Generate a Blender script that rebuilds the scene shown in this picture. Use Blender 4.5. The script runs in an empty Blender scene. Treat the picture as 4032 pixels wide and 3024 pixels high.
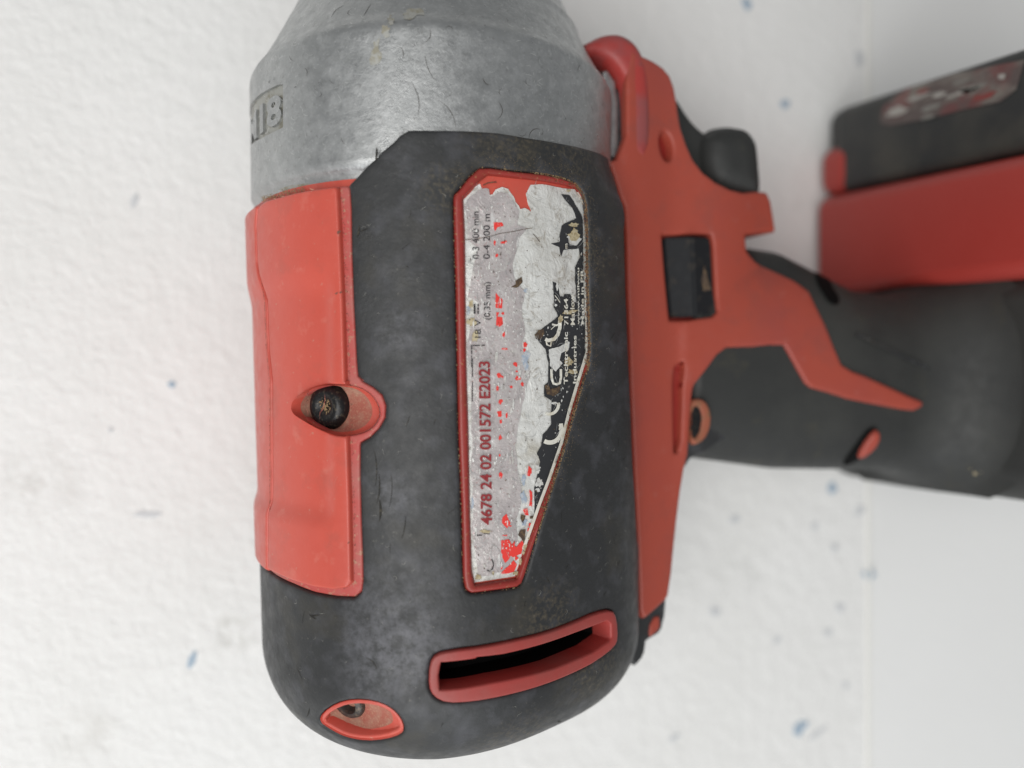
import bpy, bmesh, math, random
import numpy as np
from mathutils import Vector
from mathutils.geometry import delaunay_2d_cdt
random.seed(7); RNG = np.random.RandomState(7)
S = bpy.context.scene; C = S.collection

# ---------------------------------------------------------------- camera, light, exposure (metres)
TILT = math.radians(15.0); HGT = 0.190; FPX = 2933.0
cd = bpy.data.cameras.new('camera'); cam = bpy.data.objects.new('camera', cd); C.objects.link(cam)
cam.location = (0, 0, HGT); cam.rotation_euler = (0, -TILT, 0)
cd.sensor_width = 36.0; cd.lens = 36.0 * FPX / 4032; cd.clip_start = 0.005; cd.clip_end = 20
cd.dof.use_dof = True; cd.dof.focus_distance = 0.127; cd.dof.aperture_fstop = 6.3
S.camera = cam
w = bpy.data.worlds.new('World'); S.world = w; w.use_nodes = True
bg = w.node_tree.nodes['Background']; bg.inputs[0].default_value = (0.96, 0.98, 1.0, 1); bg.inputs[1].default_value = 0.25
def area(name, loc, target, size, power, col):
    l = bpy.data.lights.new(name, 'AREA'); l.energy = power; l.size = size[0]; l.size_y = size[1]; l.shape = 'RECTANGLE'; l.color = col
    o = bpy.data.objects.new(name, l); C.objects.link(o); o.location = loc
    o.rotation_euler = (Vector(target) - Vector(loc)).to_track_quat('-Z', 'Y').to_euler(); return o
area('ceiling_lamp', (-0.34, -0.16, 0.80), (0.04, 0, 0), (0.75, 0.5), 4.9, (1.0, 0.985, 0.96))
area('window_light', (-0.15, -0.75, 0.55), (0.04, 0, 0), (0.9, 0.5), 4.2, (0.95, 0.98, 1.0))
S.view_settings.view_transform = 'Standard'; S.view_settings.look = 'None'
S.view_settings.exposure = 0.06; S.view_settings.gamma = 1.0

# ---------------------------------------------------------------- photograph crops -> photograph pixels
CR = dict(A=(900,0,.8137), B=(900,700,.4822), C=(900,1500,.6028), D=(1700,600,.5424), E=(1700,1400,.6028), F=(1000,2300,.8137),
          G=(2300,100,.5425), H=(2400,800,.5426), I=(3032,100,.6028), J=(3032,1100,.6028), K=(2400,1500,.7233), L=(0,0,1.824),
          M=(2500,1900,.6926), N=(1820,700,.2412), O=(2080,1100,.2772), P=(1820,1050,.2712), Q=(1820,1900,.2592), R=(960,250,.2412),
          S=(2080,700,.2712), T=(2050,1500,.3015), W=(0,0,1.8228), Z=(0,0,1.0))
def X(k, *v):
    a = np.array(v, float).reshape(-1, 2); x0, y0, s = CR[k]
    return np.stack([x0 + a[:,0]*s, y0 + a[:,1]*s], 1)
def cat(*a): return np.concatenate(a, 0)
ct, st = math.cos(TILT), math.sin(TILT); CAM = np.array([0, 0, HGT])
def rays(p):
    a = (p[:,0]-2016)/FPX; b = -(p[:,1]-1512)/FPX
    return np.stack([st + a*ct, b, -ct + a*st], 1)

# ---------------------------------------------------------------- surfaces: (u, v) -> place, and where a line of sight meets them
def sstep(a, b, x):
    t = np.clip((x-a)/(b-a), 0, 1); return t*t*(3-2*t)
class Surf:
    s0, s1 = 0.075, 0.26
    def hit(self, p):
        d = rays(p); n = 420; ss = np.linspace(self.s0, self.s1, n)
        f = np.stack([self.f(CAM + d*s) for s in ss], 1)
        ins = f < 0; first = np.where(ins.any(1), ins.argmax(1), f.argmin(1)); first = np.clip(first, 1, n-1)
        lo = ss[first-1].copy(); hi = ss[first].copy(); ok = ins.any(1)
        for _ in range(24):
            m = (lo+hi)/2; i = self.f(CAM + d*m[:,None]) < 0
            hi = np.where(i & ok, m, hi); lo = np.where(~i & ok, m, lo)
        m = np.where(ok, (lo+hi)/2, ss[first])
        return self.uv(CAM + d*m[:,None])
    def normal(self, uv):
        e = 2e-5
        du = self.pos(uv+[e,0]) - self.pos(uv-[e,0]); dv = self.pos(uv+[0,e]) - self.pos(uv-[0,e])
        n = np.cross(du, dv); return n / (np.linalg.norm(n, axis=1, keepdims=True)+1e-15)
R0 = 0.036
class Body(Surf):
    cx, cz = 0.0247, 0.036
    y1, Ly, Rr = -0.0496, 0.0150, 0.0155
    grow = 0.0
    def rad(self, v):
        al = np.clip((self.y1 - v)/self.Ly, 0, math.pi/2); ex = np.clip((self.y1 - v) - self.Ly*math.pi/2, 0, 1)
        return R0 + self.grow - self.Rr*(1-np.cos(al)) - ex
    def k(self, phi, v):
        b = np.exp(-(np.abs(phi-math.radians(24))/math.radians(24))**2.4)*0.0046/R0*(1-sstep(0.030, 0.042, v))
        l = -np.exp(-((phi-math.pi)/math.radians(45))**2)*(.0006+.0026*np.clip((.035-v)/.09,0,1))/R0*(1-sstep(.036,.042,v))
        return 1 + b + l
    def skew(self, x, y): return (1-sstep(-0.05, 0.0, y))*(0.03*(x-self.cx) + 0.05*np.maximum(self.cx-.004-x, 0))
    def f(self, p):
        y = p[:,1] - self.skew(p[:,0], p[:,1]); al = np.arcsin(np.clip((self.y1-y)/self.Ly, 0, 1))
        v = np.where(y > self.y1, y, self.y1 - al*self.Ly)
        phi = np.arctan2(p[:,2]-self.cz, p[:,0]-self.cx); phi = np.where(phi < -math.pi/2, phi+2*math.pi, phi)
        r = np.hypot(p[:,2]-self.cz, p[:,0]-self.cx)
        return np.where(y < self.y1-self.Ly, np.maximum(self.y1-self.Ly-y, 1e-4), r - self.rad(v)*self.k(phi, v))
    def uv(self, p):
        y = p[:,1] - self.skew(p[:,0], p[:,1]); al = np.arcsin(np.clip((self.y1-y)/self.Ly, 0, 1))
        v = np.where(y > self.y1, y, self.y1 - al*self.Ly)
        phi = np.arctan2(p[:,2]-self.cz, p[:,0]-self.cx); phi = np.where(phi < -math.pi/2, phi+2*math.pi, phi)
        return np.stack([(math.pi-phi)*R0, v], 1)
    def pos(self, uv):
        phi = math.pi - uv[:,0]/R0; v = uv[:,1]; r = self.rad(v)*self.k(phi, v)
        al = np.clip((self.y1 - v)/self.Ly, 0, math.pi/2)
        y = np.where(v > self.y1, v, self.y1 - self.Ly*np.sin(al))
        x = self.cx + r*np.cos(phi); z = self.cz + r*np.sin(phi)
        for _ in range(1): yy = y + self.skew(x, y)
        return np.stack([x, yy, z], 1)
class Case(Body):                     # cast gear case: turned profile, shoulder then cone
    prof = np.array([(0.020,.0350),(0.0344,.0350),(0.0354,.0362),(0.0566,.0365),(0.0577,.0364),(0.0586,.0358),(0.0600,.0347),(0.0640,.0325),(0.0690,.0300),(0.0720,.0285),(0.0745,.0275),(0.0770,.0263),(0.090,.0205)])
    def rad(self, v): return np.interp(v, self.prof[:,0], self.prof[:,1])
    def k(self, phi, v): return 1.0
    def skew(self, x, y): return 0.0*x
    y1 = -1.0
    def f(self, p):
        r = np.hypot(p[:,2]-self.cz, p[:,0]-self.cx); return r - self.rad(p[:,1])
def hand(x, y):                       # rounded grip as a height over the centre plane
    yc = np.interp(x, [.065,.080,.103,.123,.140,.152], [.0085,.0082,.0055,.0010,.000,.000])
    wd = np.interp(x, [.065,.080,.103,.123,.140,.152], [.0255,.0245,.0252,.0215,.0225,.0250])
    q = np.clip(np.abs((y-yc)/wd), 0, .99999)
    return .036 + .0143*(1-q**2.5)**(1/2.5)
class Frame(Surf):                    # flat side plate running into the grip
    def h(self, x, y):
        plate = .0498 + .0024*(1-sstep(.060, .0735, x))
        plate = plate - .0050*sstep(.080,.105,x)
        return np.maximum(plate, np.where(x > .074, hand(x, y), 0))
    def f(self, p): return p[:,2] - self.h(p[:,0], p[:,1])
    def uv(self, p): return p[:,:2].copy()
    def pos(self, uv): return np.stack([uv[:,0], uv[:,1], self.h(uv[:,0], uv[:,1])], 1)
class Flat(Surf):
    def __init__(s, z): s.z = z
    s1 = 0.34
    def f(self, p): return p[:,2] - self.z
    def uv(self, p): return p[:,:2].copy()
    def pos(self, uv): return np.stack([uv[:,0], uv[:,1], uv[:,0]*0+self.z], 1)
class Face(Surf):                     # inner face of the foot, upright, seen along the grip: u = y, v = z
    def __init__(s, x): s.x = x
    s1 = 0.34
    def f(self, p): return self.x - p[:,0]
    def uv(self, p): return np.stack([-p[:,1], p[:,2]], 1)
    def pos(self, uv): return np.stack([uv[:,0]*0+self.x, -uv[:,0], uv[:,1]], 1)
BODY, CASE, FRAME = Body(), Case(), Frame()
BODYR, BODYP = Body(), Body(); BODYR.grow = .0010; BODYP.grow = .0018

WP = lambda x, y: tuple(float(q) for q in BODY.pos(BODY.hit(np.array([[x, y]], float)))[0])
FP = lambda x, y: tuple(float(q) for q in Flat(0).pos(Flat(0).hit(np.array([[x, y]], float)))[0])
# ---------------------------------------------------------------- materials
def pmat(name, base, rough=.5, metal=0.0, layers=(), bumps=(), spec=.5, rvar=0.0, coat=0.0):
    m = bpy.data.materials.new(name); m.use_nodes = True; nt = m.node_tree; N, L = nt.nodes, nt.links
    b = N['Principled BSDF']; tc = N.new('ShaderNodeTexCoord').outputs['Object']
    b.inputs['Metallic'].default_value = metal; b.inputs['Specular IOR Level'].default_value = spec
    b.inputs['Roughness'].default_value = rough; b.inputs['Coat Weight'].default_value = coat; b.inputs['Coat Roughness'].default_value = .25
    def noise(scale, det=4, ro=.6, stretch=None, dist=0, kind='noise'):
        src = tc
        if stretch:
            mp = N.new('ShaderNodeMapping'); mp.inputs['Scale'].default_value = stretch; L.new(tc, mp.inputs[0]); src = mp.outputs[0]
        if kind == 'noise':
            n = N.new('ShaderNodeTexNoise'); n.inputs['Scale'].default_value = scale; n.inputs['Detail'].default_value = det
            n.inputs['Roughness'].default_value = ro; n.inputs['Distortion'].default_value = dist; L.new(src, n.inputs['Vector']); return n.outputs['Fac']
        n = N.new('ShaderNodeTexVoronoi'); n.inputs['Scale'].default_value = scale; L.new(src, n.inputs['Vector']); return n.outputs['Distance']
    col = N.new('ShaderNodeRGB'); col.outputs[0].default_value = (*base, 1); cur = col.outputs[0]
    for ly in layers:
        sc, lo, hi, c2, amt = ly[:5]; kw = dict(ly[5]) if len(ly) > 5 else {}; sph = kw.pop('sph', None)
        f = noise(sc, **kw); mr = N.new('ShaderNodeMapRange'); mr.inputs[1].default_value = lo; mr.inputs[2].default_value = hi
        mr.inputs[3].default_value = 0; mr.inputs[4].default_value = amt; L.new(f, mr.inputs[0])
        if sph:
            vd = N.new('ShaderNodeVectorMath'); vd.operation = 'DISTANCE'; L.new(tc, vd.inputs[0]); vd.inputs[1].default_value = sph[:3]
            m2 = N.new('ShaderNodeMapRange'); m2.interpolation_type = 'SMOOTHSTEP'; m2.inputs[1].default_value = sph[3]; m2.inputs[2].default_value = sph[3]*.25; m2.inputs[3].default_value = 0; m2.inputs[4].default_value = 1
            L.new(vd.outputs['Value'], m2.inputs[0]); mu = N.new('ShaderNodeMath'); mu.operation = 'MULTIPLY'; L.new(mr.outputs[0], mu.inputs[0]); L.new(m2.outputs[0], mu.inputs[1]); mr = mu
        mx = N.new('ShaderNodeMix'); mx.data_type = 'RGBA'; L.new(mr.outputs[0], mx.inputs[0]); L.new(cur, mx.inputs[6]); mx.inputs[7].default_value = (*c2, 1); cur = mx.outputs[2]
    L.new(cur, b.inputs['Base Color'])
    if rvar:
        f = noise(400, 5); mr = N.new('ShaderNodeMapRange'); mr.inputs[1].default_value = .3; mr.inputs[2].default_value = .7
        mr.inputs[3].default_value = rough-rvar; mr.inputs[4].default_value = rough+rvar; L.new(f, mr.inputs[0]); L.new(mr.outputs[0], b.inputs['Roughness'])
    prev = None
    for bp in bumps:
        sc, dist = bp[:2]; kw = bp[2] if len(bp) > 2 else {}
        f = noise(sc, **kw); bn = N.new('ShaderNodeBump'); bn.inputs['Strength'].default_value = 1.0; bn.inputs['Distance'].default_value = dist
        L.new(f, bn.inputs['Height'])
        if prev is not None: L.new(prev, bn.inputs['Normal'])
        prev = bn.outputs[0]
    if prev is not None: L.new(prev, b.inputs['Normal'])
    return m
RED = (.56, .088, .060); DUST = (.42, .30, .19)
M = {}
M['red'] = pmat('red_plastic', RED, .38, layers=[(45,.45,.7,(.50,.085,.065),.6),(110,.54,.70,(.42,.09,.065),.6,dict(det=6,ro=.7)),(260,.60,.75,(.62,.22,.17),.35),(900,.66,.74,(.45,.30,.22),.5)], bumps=[(1500,.00002),(250,.00003)], rvar=.08)
M['red_satin'] = pmat('red_frame_plastic', (.35,.060,.037), .45, layers=[(90,.52,.70,(.25,.06,.045),.6,dict(det=6,ro=.7)),(35,.45,.65,(.29,.055,.045),.6),(300,.62,.75,(.34,.12,.10),.3)], bumps=[(2500,.00002)], rvar=.07)
M['red_worn'] = pmat('worn_red_edge', (.46,.07,.06), .5, layers=[(120,.4,.65,(.40,.14,.12),.7),(1300,.58,.66,DUST,.55)], bumps=[(1200,.00004)])
M['vent_red'] = pmat('vent_red_plastic', (.34,.045,.038), .5, layers=[(120,.4,.65,(.29,.07,.06),.7)], bumps=[(1200,.00004)])
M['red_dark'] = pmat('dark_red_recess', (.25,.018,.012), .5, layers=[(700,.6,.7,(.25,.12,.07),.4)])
M['red_bezel'] = pmat('dark_red_bezel', (.28,.030,.024), .38, layers=[(250,.5,.7,(.22,.035,.02),.6),(1700,.62,.68,(.40,.22,.10),.6)], bumps=[(900,.00003)])
M['rubber'] = pmat('black_rubber', (.026,.027,.028), .50, layers=[(38,.50,.76,(.046,.048,.052),.35),(240,.50,.72,(.085,.086,.098),.45),(65,.56,.72,(.050,.045,.034),.6),(1500,.66,.74,(.16,.15,.13),.5)]+[(420,.42,.66,(.13,.13,.145),.6,dict(det=6,ro=.75,sph=(*WP(x,y),r))) for x,y,r in ((1540,2420,.013),(1500,2620,.010),(1640,2560,.008),(1590,1300,.006),(1560,1950,.006))]+[(1500,.46,.64,(.11,.09,.06),.5,dict(det=5,sph=(*WP(x,y),r))) for x,y,r in ((2000,560,.010),(2250,580,.010),(1750,750,.006),(2150,2430,.009),(2330,2600,.010),(2000,2900,.012),(2330,1000,.006))],
                   bumps=[(1500,.00005),(300,.00005)], rvar=.1, spec=.45)
M['rubber_dark'] = pmat('grip_rubber', (.027,.028,.027), .6, layers=[(30,.45,.65,(.045,.046,.042),.7),(150,.6,.75,(.06,.055,.035),.4)], bumps=[(1500,.00004)], rvar=.08, spec=.4)
M['metal'] = pmat('cast_aluminium', (.43,.44,.44), .40, .85, layers=[(60,.42,.62,(.36,.37,.37),.6),(420,.46,.68,(.60,.61,.61),.5,dict(det=8,ro=.7)),(1100,.56,.68,(.25,.25,.24),.45,dict(det=6,ro=.7)),(1700,.60,.68,(.72,.73,.73),.35),(30,.66,.76,(.34,.31,.24),.4)],
                  bumps=[(1100,.00007,dict(det=6,ro=.75)),(220,.00009),(60,.00012)], rvar=.13)
M['metal_dirty'] = pmat('dirty_aluminium', (.40,.40,.37), .55, .4, layers=[(500,.5,.6,(.25,.22,.14),.6)], bumps=[(600,.0001)])
M['metal_cut'] = pmat('dull_recess_aluminium', (.40,.40,.37), .5, .6, layers=[(500,.5,.6,(.20,.18,.12),.6)], bumps=[(900,.00008)])
M['black'] = pmat('black_steel', (.010,.010,.011), .35, .3, layers=[(1800,.56,.66,(.12,.10,.07),.5)], bumps=[(1200,.00006)])
M['screw_grey'] = pmat('dusty_steel', (.06,.055,.05), .45, .5, layers=[(1500,.5,.62,(.18,.14,.10),.6)])
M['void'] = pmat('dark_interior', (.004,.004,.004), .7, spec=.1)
M['switch'] = pmat('black_switch_plastic', (.014,.015,.017), .6, spec=.2, layers=[(400,.55,.7,(.06,.05,.04),.5)], bumps=[(2000,.00002)], rvar=.08)
M['dust'] = pmat('dusty_red_well', (.34,.10,.07), .85, layers=[(300,.38,.62,(.36,.21,.15),.8),(3500,.54,.66,(.50,.32,.20),.5)], bumps=[(1500,.0001)])
M['foil'] = pmat('white_foil', (.82,.82,.79), .36, .22, layers=[(120,.45,.62,(.62,.61,.57),.7),(420,.54,.64,(.40,.36,.30),.75,dict(det=6,ro=.75,dist=1.0)),(1600,.60,.66,(.85,.85,.83),.6),(60,.60,.70,(.50,.44,.32),.6)],
                 bumps=[(700,.00016,dict(det=6,ro=.7)),(240,.00028,dict(dist=2.0)),(900,.00005,dict(stretch=(1,.25,1)))], rvar=.15)
M['print_grey'] = pmat('faded_pink_print', (.62,.57,.56), .28, .30, layers=[(140,.42,.62,(.44,.40,.40),.7),(380,.55,.66,(.62,.60,.57),.8,dict(det=6,ro=.7,dist=1.0)),(700,.60,.66,(.30,.26,.24),.5),(2600,.62,.66,(.42,.16,.16),.5),(900,.60,.66,(.80,.79,.77),.75,dict(stretch=(1,.4,1),det=5)),(500,.62,.70,(.72,.70,.66),.6)],
                 bumps=[(900,.00009),(220,.00022,dict(dist=1.6)),(420,.00012,dict(dist=2.5))], rvar=.12)
M['print_black'] = pmat('black_label_print', (.030,.031,.034), .38, layers=[(1200,.64,.69,(.25,.24,.22),.6)], bumps=[(1200,.00002)])
M['print_white'] = pmat('yellowed_white_print', (.74,.72,.64), .45, layers=[(600,.52,.64,(.50,.42,.28),.6)])
M['print_red'] = pmat('bright_red_print', (.78,.055,.045), .35, layers=[(1500,.60,.66,(.75,.45,.42),.6)], bumps=[(1500,.00003)])
M['ink_red'] = pmat('dark_red_ink', (.27,.028,.032), .4)
M['ink_black'] = pmat('black_ink', (.025,.022,.025), .4)
M['ink_blue'] = pmat('faded_blue_ink', (.36,.42,.50), .4, layers=[(1500,.5,.6,(.6,.6,.6),.7)])
M['dirt'] = pmat('tan_dirt', (.30,.21,.11), .9, layers=[(1500,.45,.6,(.12,.08,.045),.8)])
M['rust'] = pmat('rusty_brown_grime', (.13,.050,.022), .8, layers=[(1200,.5,.6,(.28,.17,.08),.7)])
M['dirt_dark'] = pmat('brown_grime', (.07,.045,.03), .8, layers=[(1500,.5,.6,(.2,.13,.06),.6)])
M['scratch_dark'] = pmat('dark_scratch', (.07,.065,.06), .7)
M['scratch_light'] = pmat('bright_scratch', (.62,.63,.62), .3, .6)
M['fibre'] = pmat('pale_fibre', (.34,.33,.30), .8)
M['board'] = pmat('white_textured_board', (.82,.815,.80), .62, layers=[(260,.40,.62,(.52,.51,.47),.7,dict(sph=(*FP(925,2490),.0065))),(200,.40,.62,(.58,.56,.52),.5,dict(sph=(*FP(330,2900),.010))),(200,.40,.62,(.60,.58,.55),.5,dict(sph=(*FP(160,1900),.012))),(200,.40,.62,(.60,.60,.58),.5,dict(sph=(*FP(2900,2250),.014))),(12,.45,.62,(.77,.765,.745),.6),(60,.66,.76,(.66,.65,.62),.35),(380,.72,.80,(.60,.58,.54),.4)],
                  bumps=[(230,.00045,dict(det=3,ro=.5)),(520,.00030,dict(det=3,ro=.55,dist=.6))], spec=.35)
M['board2'] = pmat('grey_white_sheet', (.80,.80,.79), .6, layers=[(9,.45,.62,(.775,.775,.765),.6)], bumps=[(400,.00015)], spec=.35)
M['boss'] = pmat('dirty_orange_boss', (.30,.085,.045), .6, layers=[(500,.45,.6,(.20,.10,.05),.8)])
M['smudge2'] = pmat('pale_label_smudge', (.36,.34,.31), .5)
M['nick_dark'] = pmat('torn_rubber', (.012,.011,.009), .8, layers=[(2500,.5,.62,(.07,.06,.04),.7)])
M['nick'] = pmat('dark_nick', (.16,.07,.05), .7)
M['red_scuff'] = pmat('pale_red_scuff', (.58,.17,.13), .5)
M['tan'] = pmat('tan_scrape', (.55,.38,.26), .7)
M['board_edge'] = pmat('yellowed_board_edge', (.79,.78,.74), .6)
M['fleck_blue'] = pmat('blue_paint', (.34,.43,.52), .5)
M['fleck_grey'] = pmat('grey_paint', (.60,.61,.62), .6)
M['batt_black'] = pmat('black_battery_plastic', (.024,.025,.025), .5, layers=[(60,.42,.65,(.060,.056,.046),.7)], bumps=[(1500,.00003)])
M['batt_print'] = pmat('battery_label_print', (.10,.075,.070), .5, layers=[(200,.45,.62,(.24,.22,.19),.7,dict(stretch=(1,1,.4),det=5)),(90,.52,.62,(.17,.04,.04),.6)])
M['smudge'] = pmat('grey_label_smudge', (.22,.21,.19), .5)
M['smudge_red'] = pmat('dull_red_print', (.22,.045,.04), .5)

# ---------------------------------------------------------------- mesh helpers
def link(name, me, mat, parent=None, smooth=True, kind=None, label=None):
    o = bpy.data.objects.new(name, me); C.objects.link(o)
    if mat: me.materials.append(M[mat])
    if smooth: me.polygons.foreach_set('use_smooth', [True]*len(me.polygons))
    if parent: o.parent = parent
    if kind: o['kind'] = kind
    if label: o['label'] = label
    me.update(); return o
def mesh_of(name, v, f):
    me = bpy.data.meshes.new(name); me.from_pydata([tuple(map(float, p)) for p in v], [], [tuple(map(int, q)) for q in f]); me.update(); return me
def area2(p): return 0.5*np.sum(p[:,0]*np.roll(p[:,1],-1) - np.roll(p[:,0],-1)*p[:,1])
def resample(p, s):
    q = np.concatenate([p, p[:1]]); seg = np.linalg.norm(np.diff(q, axis=0), axis=1); out = []
    for i in range(len(p)):
        n = max(1, int(round(seg[i]/s)))
        for k in range(n): out.append(q[i] + (q[i+1]-q[i])*k/n)
    return np.array(out)
def chaikin(p, n=2):
    for _ in range(n):
        a = .75*p + .25*np.roll(p,-1,0); b = .25*p + .75*np.roll(p,-1,0); p = np.stack([a,b],1).reshape(-1,2)
    return p
def ragged(p, amp, s, seed=0, oct=3):
    r = np.random.RandomState(seed); q = resample(p, s); n = len(q); t = np.roll(q,-1,0)-np.roll(q,1,0); t /= np.linalg.norm(t,axis=1,keepdims=True)+1e-12
    nr = np.stack([-t[:,1], t[:,0]],1); d = np.zeros(n)
    for k in range(oct):
        step = max(1, 4 >> k); z = r.uniform(-1,1,n//step+3); d += np.interp(np.arange(n)/step, np.arange(len(z)), z)/(2**k)
    return q + nr*d[:,None]*amp
def ragged_open(p, amp, s, seed=0):
    m = len(resample(p, s)); n = m - len(resample(np.array([p[-1], p[0]]), s))//2
    return ragged(p, amp, s, seed)[:n]
def inside(pts, loop):
    r = np.zeros(len(pts), bool); x, y = pts[:,0], pts[:,1]
    x1, y1 = loop[:,0], loop[:,1]; x2, y2 = np.roll(x1,-1), np.roll(y1,-1)
    for i in range(len(loop)):
        if y1[i] == y2[i]: continue
        c = ((y1[i] > y) != (y2[i] > y)) & (x < (x2[i]-x1[i])*(y-y1[i])/(y2[i]-y1[i]) + x1[i]); r ^= c
    return r
def sdist(pts, loops):
    best = np.full(len(pts), 1e9)
    for lp in loops:
        a = lp; b = np.roll(lp,-1,0); ab = b-a; L2 = (ab**2).sum(1)+1e-18
        for c in range(0, len(pts), 3000):
            p = pts[c:c+3000,None,:]; t = np.clip(((p-a)*ab).sum(2)/L2, 0, 1); d = np.linalg.norm(p-(a+ab*t[...,None]), axis=2).min(1)
            best[c:c+3000] = np.minimum(best[c:c+3000], d)
    return best
def shell(name, sf, outer, holes=(), off=0.0, thick=.001, edge=.0005, grid=.0012, bstep=.0006, wall=.001, hwall=None, mat='red', parent=None, extra=None, label=None, kind=None, ang=None):
    """a sheet that follows surface sf inside the outline, with rounded rims and side walls"""
    outer = outer if area2(outer) > 0 else outer[::-1]
    loops = [resample(outer, bstep)] + [resample(h if area2(h) < 0 else h[::-1], bstep) for h in holes]
    pts = []; edges = []; n0 = 0
    for lp in loops:
        m = len(lp); pts.append(lp); edges += [(n0+i, n0+(i+1) % m) for i in range(m)]; n0 += m
    P = np.concatenate(pts); rings = []
    if edge > 0:
        for d in (edge*.3, edge*.65, edge):
            for lp in loops:
                t = np.roll(lp,-1,0)-np.roll(lp,1,0); t /= np.linalg.norm(t,axis=1,keepdims=True)+1e-12
                rings.append(lp + np.stack([-t[:,1], t[:,0]],1)*d)
        rr = np.concatenate(rings); dd = np.repeat([edge*.3, edge*.65, edge], sum(len(l) for l in loops))
        ds = sdist(rr, loops); ins = inside(rr, loops[0])
        for h in loops[1:]: ins &= ~inside(rr, h)
        rr = rr[ins & (ds > dd*.93)]
    else: rr = np.zeros((0,2))
    lo, hi = outer.min(0), outer.max(0)
    gx = np.arange(lo[0], hi[0]+grid, grid); gy = np.arange(lo[1], hi[1]+grid, grid*.866)
    g = np.array([(x+(grid*.5 if j % 2 else 0), y) for j, y in enumerate(gy) for x in gx])
    g = g + RNG.uniform(-.02,.02,g.shape)*grid
    ins = inside(g, loops[0])
    for h in loops[1:]: ins &= ~inside(g, h)
    g = g[ins]
    if len(g): g = g[sdist(g, loops) > edge + grid*.35]
    allp = np.concatenate([P, rr, g])
    sc = 1000.0
    res = delaunay_2d_cdt([Vector(map(float, p*sc)) for p in allp], edges, [], 0, 1e-5)
    V = np.array([(v.x, v.y) for v in res[0]])/sc; T = np.array([t for t in res[2] if len(t) == 3], int)
    cen = V[T].mean(1); ok = inside(cen, loops[0])
    for h in loops[1:]: ok &= ~inside(cen, h)
    T = T[ok]
    d = sdist(V, loops)
    e = max(edge, 1e-9); re = min(edge, thick); q = np.clip(d/e, 0, 1); h = thick - re*(1-np.sqrt(np.clip(1-(1-q)**2, 0, 1)))
    if edge <= 0: h = np.full(len(V), thick)
    if extra is not None: h = h + extra(V)
    Nn = sf.normal(V); W = sf.pos(V) + Nn*(off+h)[:,None]
    a = V[T[:,0]]; b = V[T[:,1]]; c = V[T[:,2]]
    cr = (b[:,0]-a[:,0])*(c[:,1]-a[:,1])-(b[:,1]-a[:,1])*(c[:,0]-a[:,0]); T[cr < 0] = T[cr < 0][:,::-1]
    faces = [tuple(t) for t in T]; verts = list(W)
    if wall > 0:                                   # side walls along every rim
        from collections import Counter
        ec = Counter(); dirn = {}
        for t in T:
            for i in range(3):
                x, y = int(t[i]), int(t[(i+1) % 3]); ec[(min(x,y),max(x,y))] += 1; dirn[(min(x,y),max(x,y))] = (x, y)
        bd = [dirn[k] for k, v in ec.items() if v == 1]; mp = {}
        outd = sdist(V, loops[:1])
        for (x, y) in bd:
            for k in (x, y):
                if k not in mp:
                    wl = wall if (hwall is None or outd[k] < 1e-5) else hwall
                    mp[k] = len(verts); verts.append(W[k] - Nn[k]*wl)
            faces.append((y, x, mp[x], mp[y]))
    o = link(name, mesh_of(name, verts, faces), mat, parent, True, kind, label)
    if ang is not None or wall > 0:
        try: o.data.set_sharp_from_angle(angle=math.radians(ang or 50))
        except Exception: pass
    return o
def on(sf, *px, ch=0):
    p = cat(*px); uv = sf.hit(p); return chaikin(uv, ch) if ch else uv
def lathe(name, c, nrm, prof, mat, parent, seg=40, xax=None, ell=1.0):
    n = Vector(nrm).normalized(); x = (Vector(xax) if xax is not None else n.orthogonal()); x = (x - n*x.dot(n)).normalized(); y = n.cross(x); v = []; f = []
    for (r, h) in prof:
        for k in range(seg):
            a = 2*math.pi*k/seg; v.append(Vector(c) + x*math.cos(a)*r + y*math.sin(a)*r*ell + n*h)
    for i in range(len(prof)-1):
        for k in range(seg):
            k2 = (k+1) % seg; f.append((i*seg+k, i*seg+k2, (i+1)*seg+k2, (i+1)*seg+k))
    f.append(tuple(range(seg))[::-1]); f.append(tuple((len(prof)-1)*seg+k for k in range(seg)))
    o = link(name, mesh_of(name, v, f), mat, parent); o.data.set_sharp_from_angle(angle=math.radians(50)); return o
def decal_px(name, sf, polys, off, mat, parent, grid=.0012, kind=None, bstep=.0005, thick=.00002):
    """thin print pieces, joined as one layer of print"""
    bm = bmesh.new()
    for i, p in enumerate(polys):
        uv = sf.hit(p)
        if abs(area2(uv)) < 1e-9: continue
        o = shell('tmp', sf, uv, (), off, thick, 0, grid, bstep, 0, None, None)
        bm.from_mesh(o.data); me = o.data; bpy.data.objects.remove(o); bpy.data.meshes.remove(me)
    me = bpy.data.meshes.new(name); bm.to_mesh(me); bm.free(); return link(name, me, mat, parent, True, kind or ('stuff' if len(polys) > 1 else None))
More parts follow.
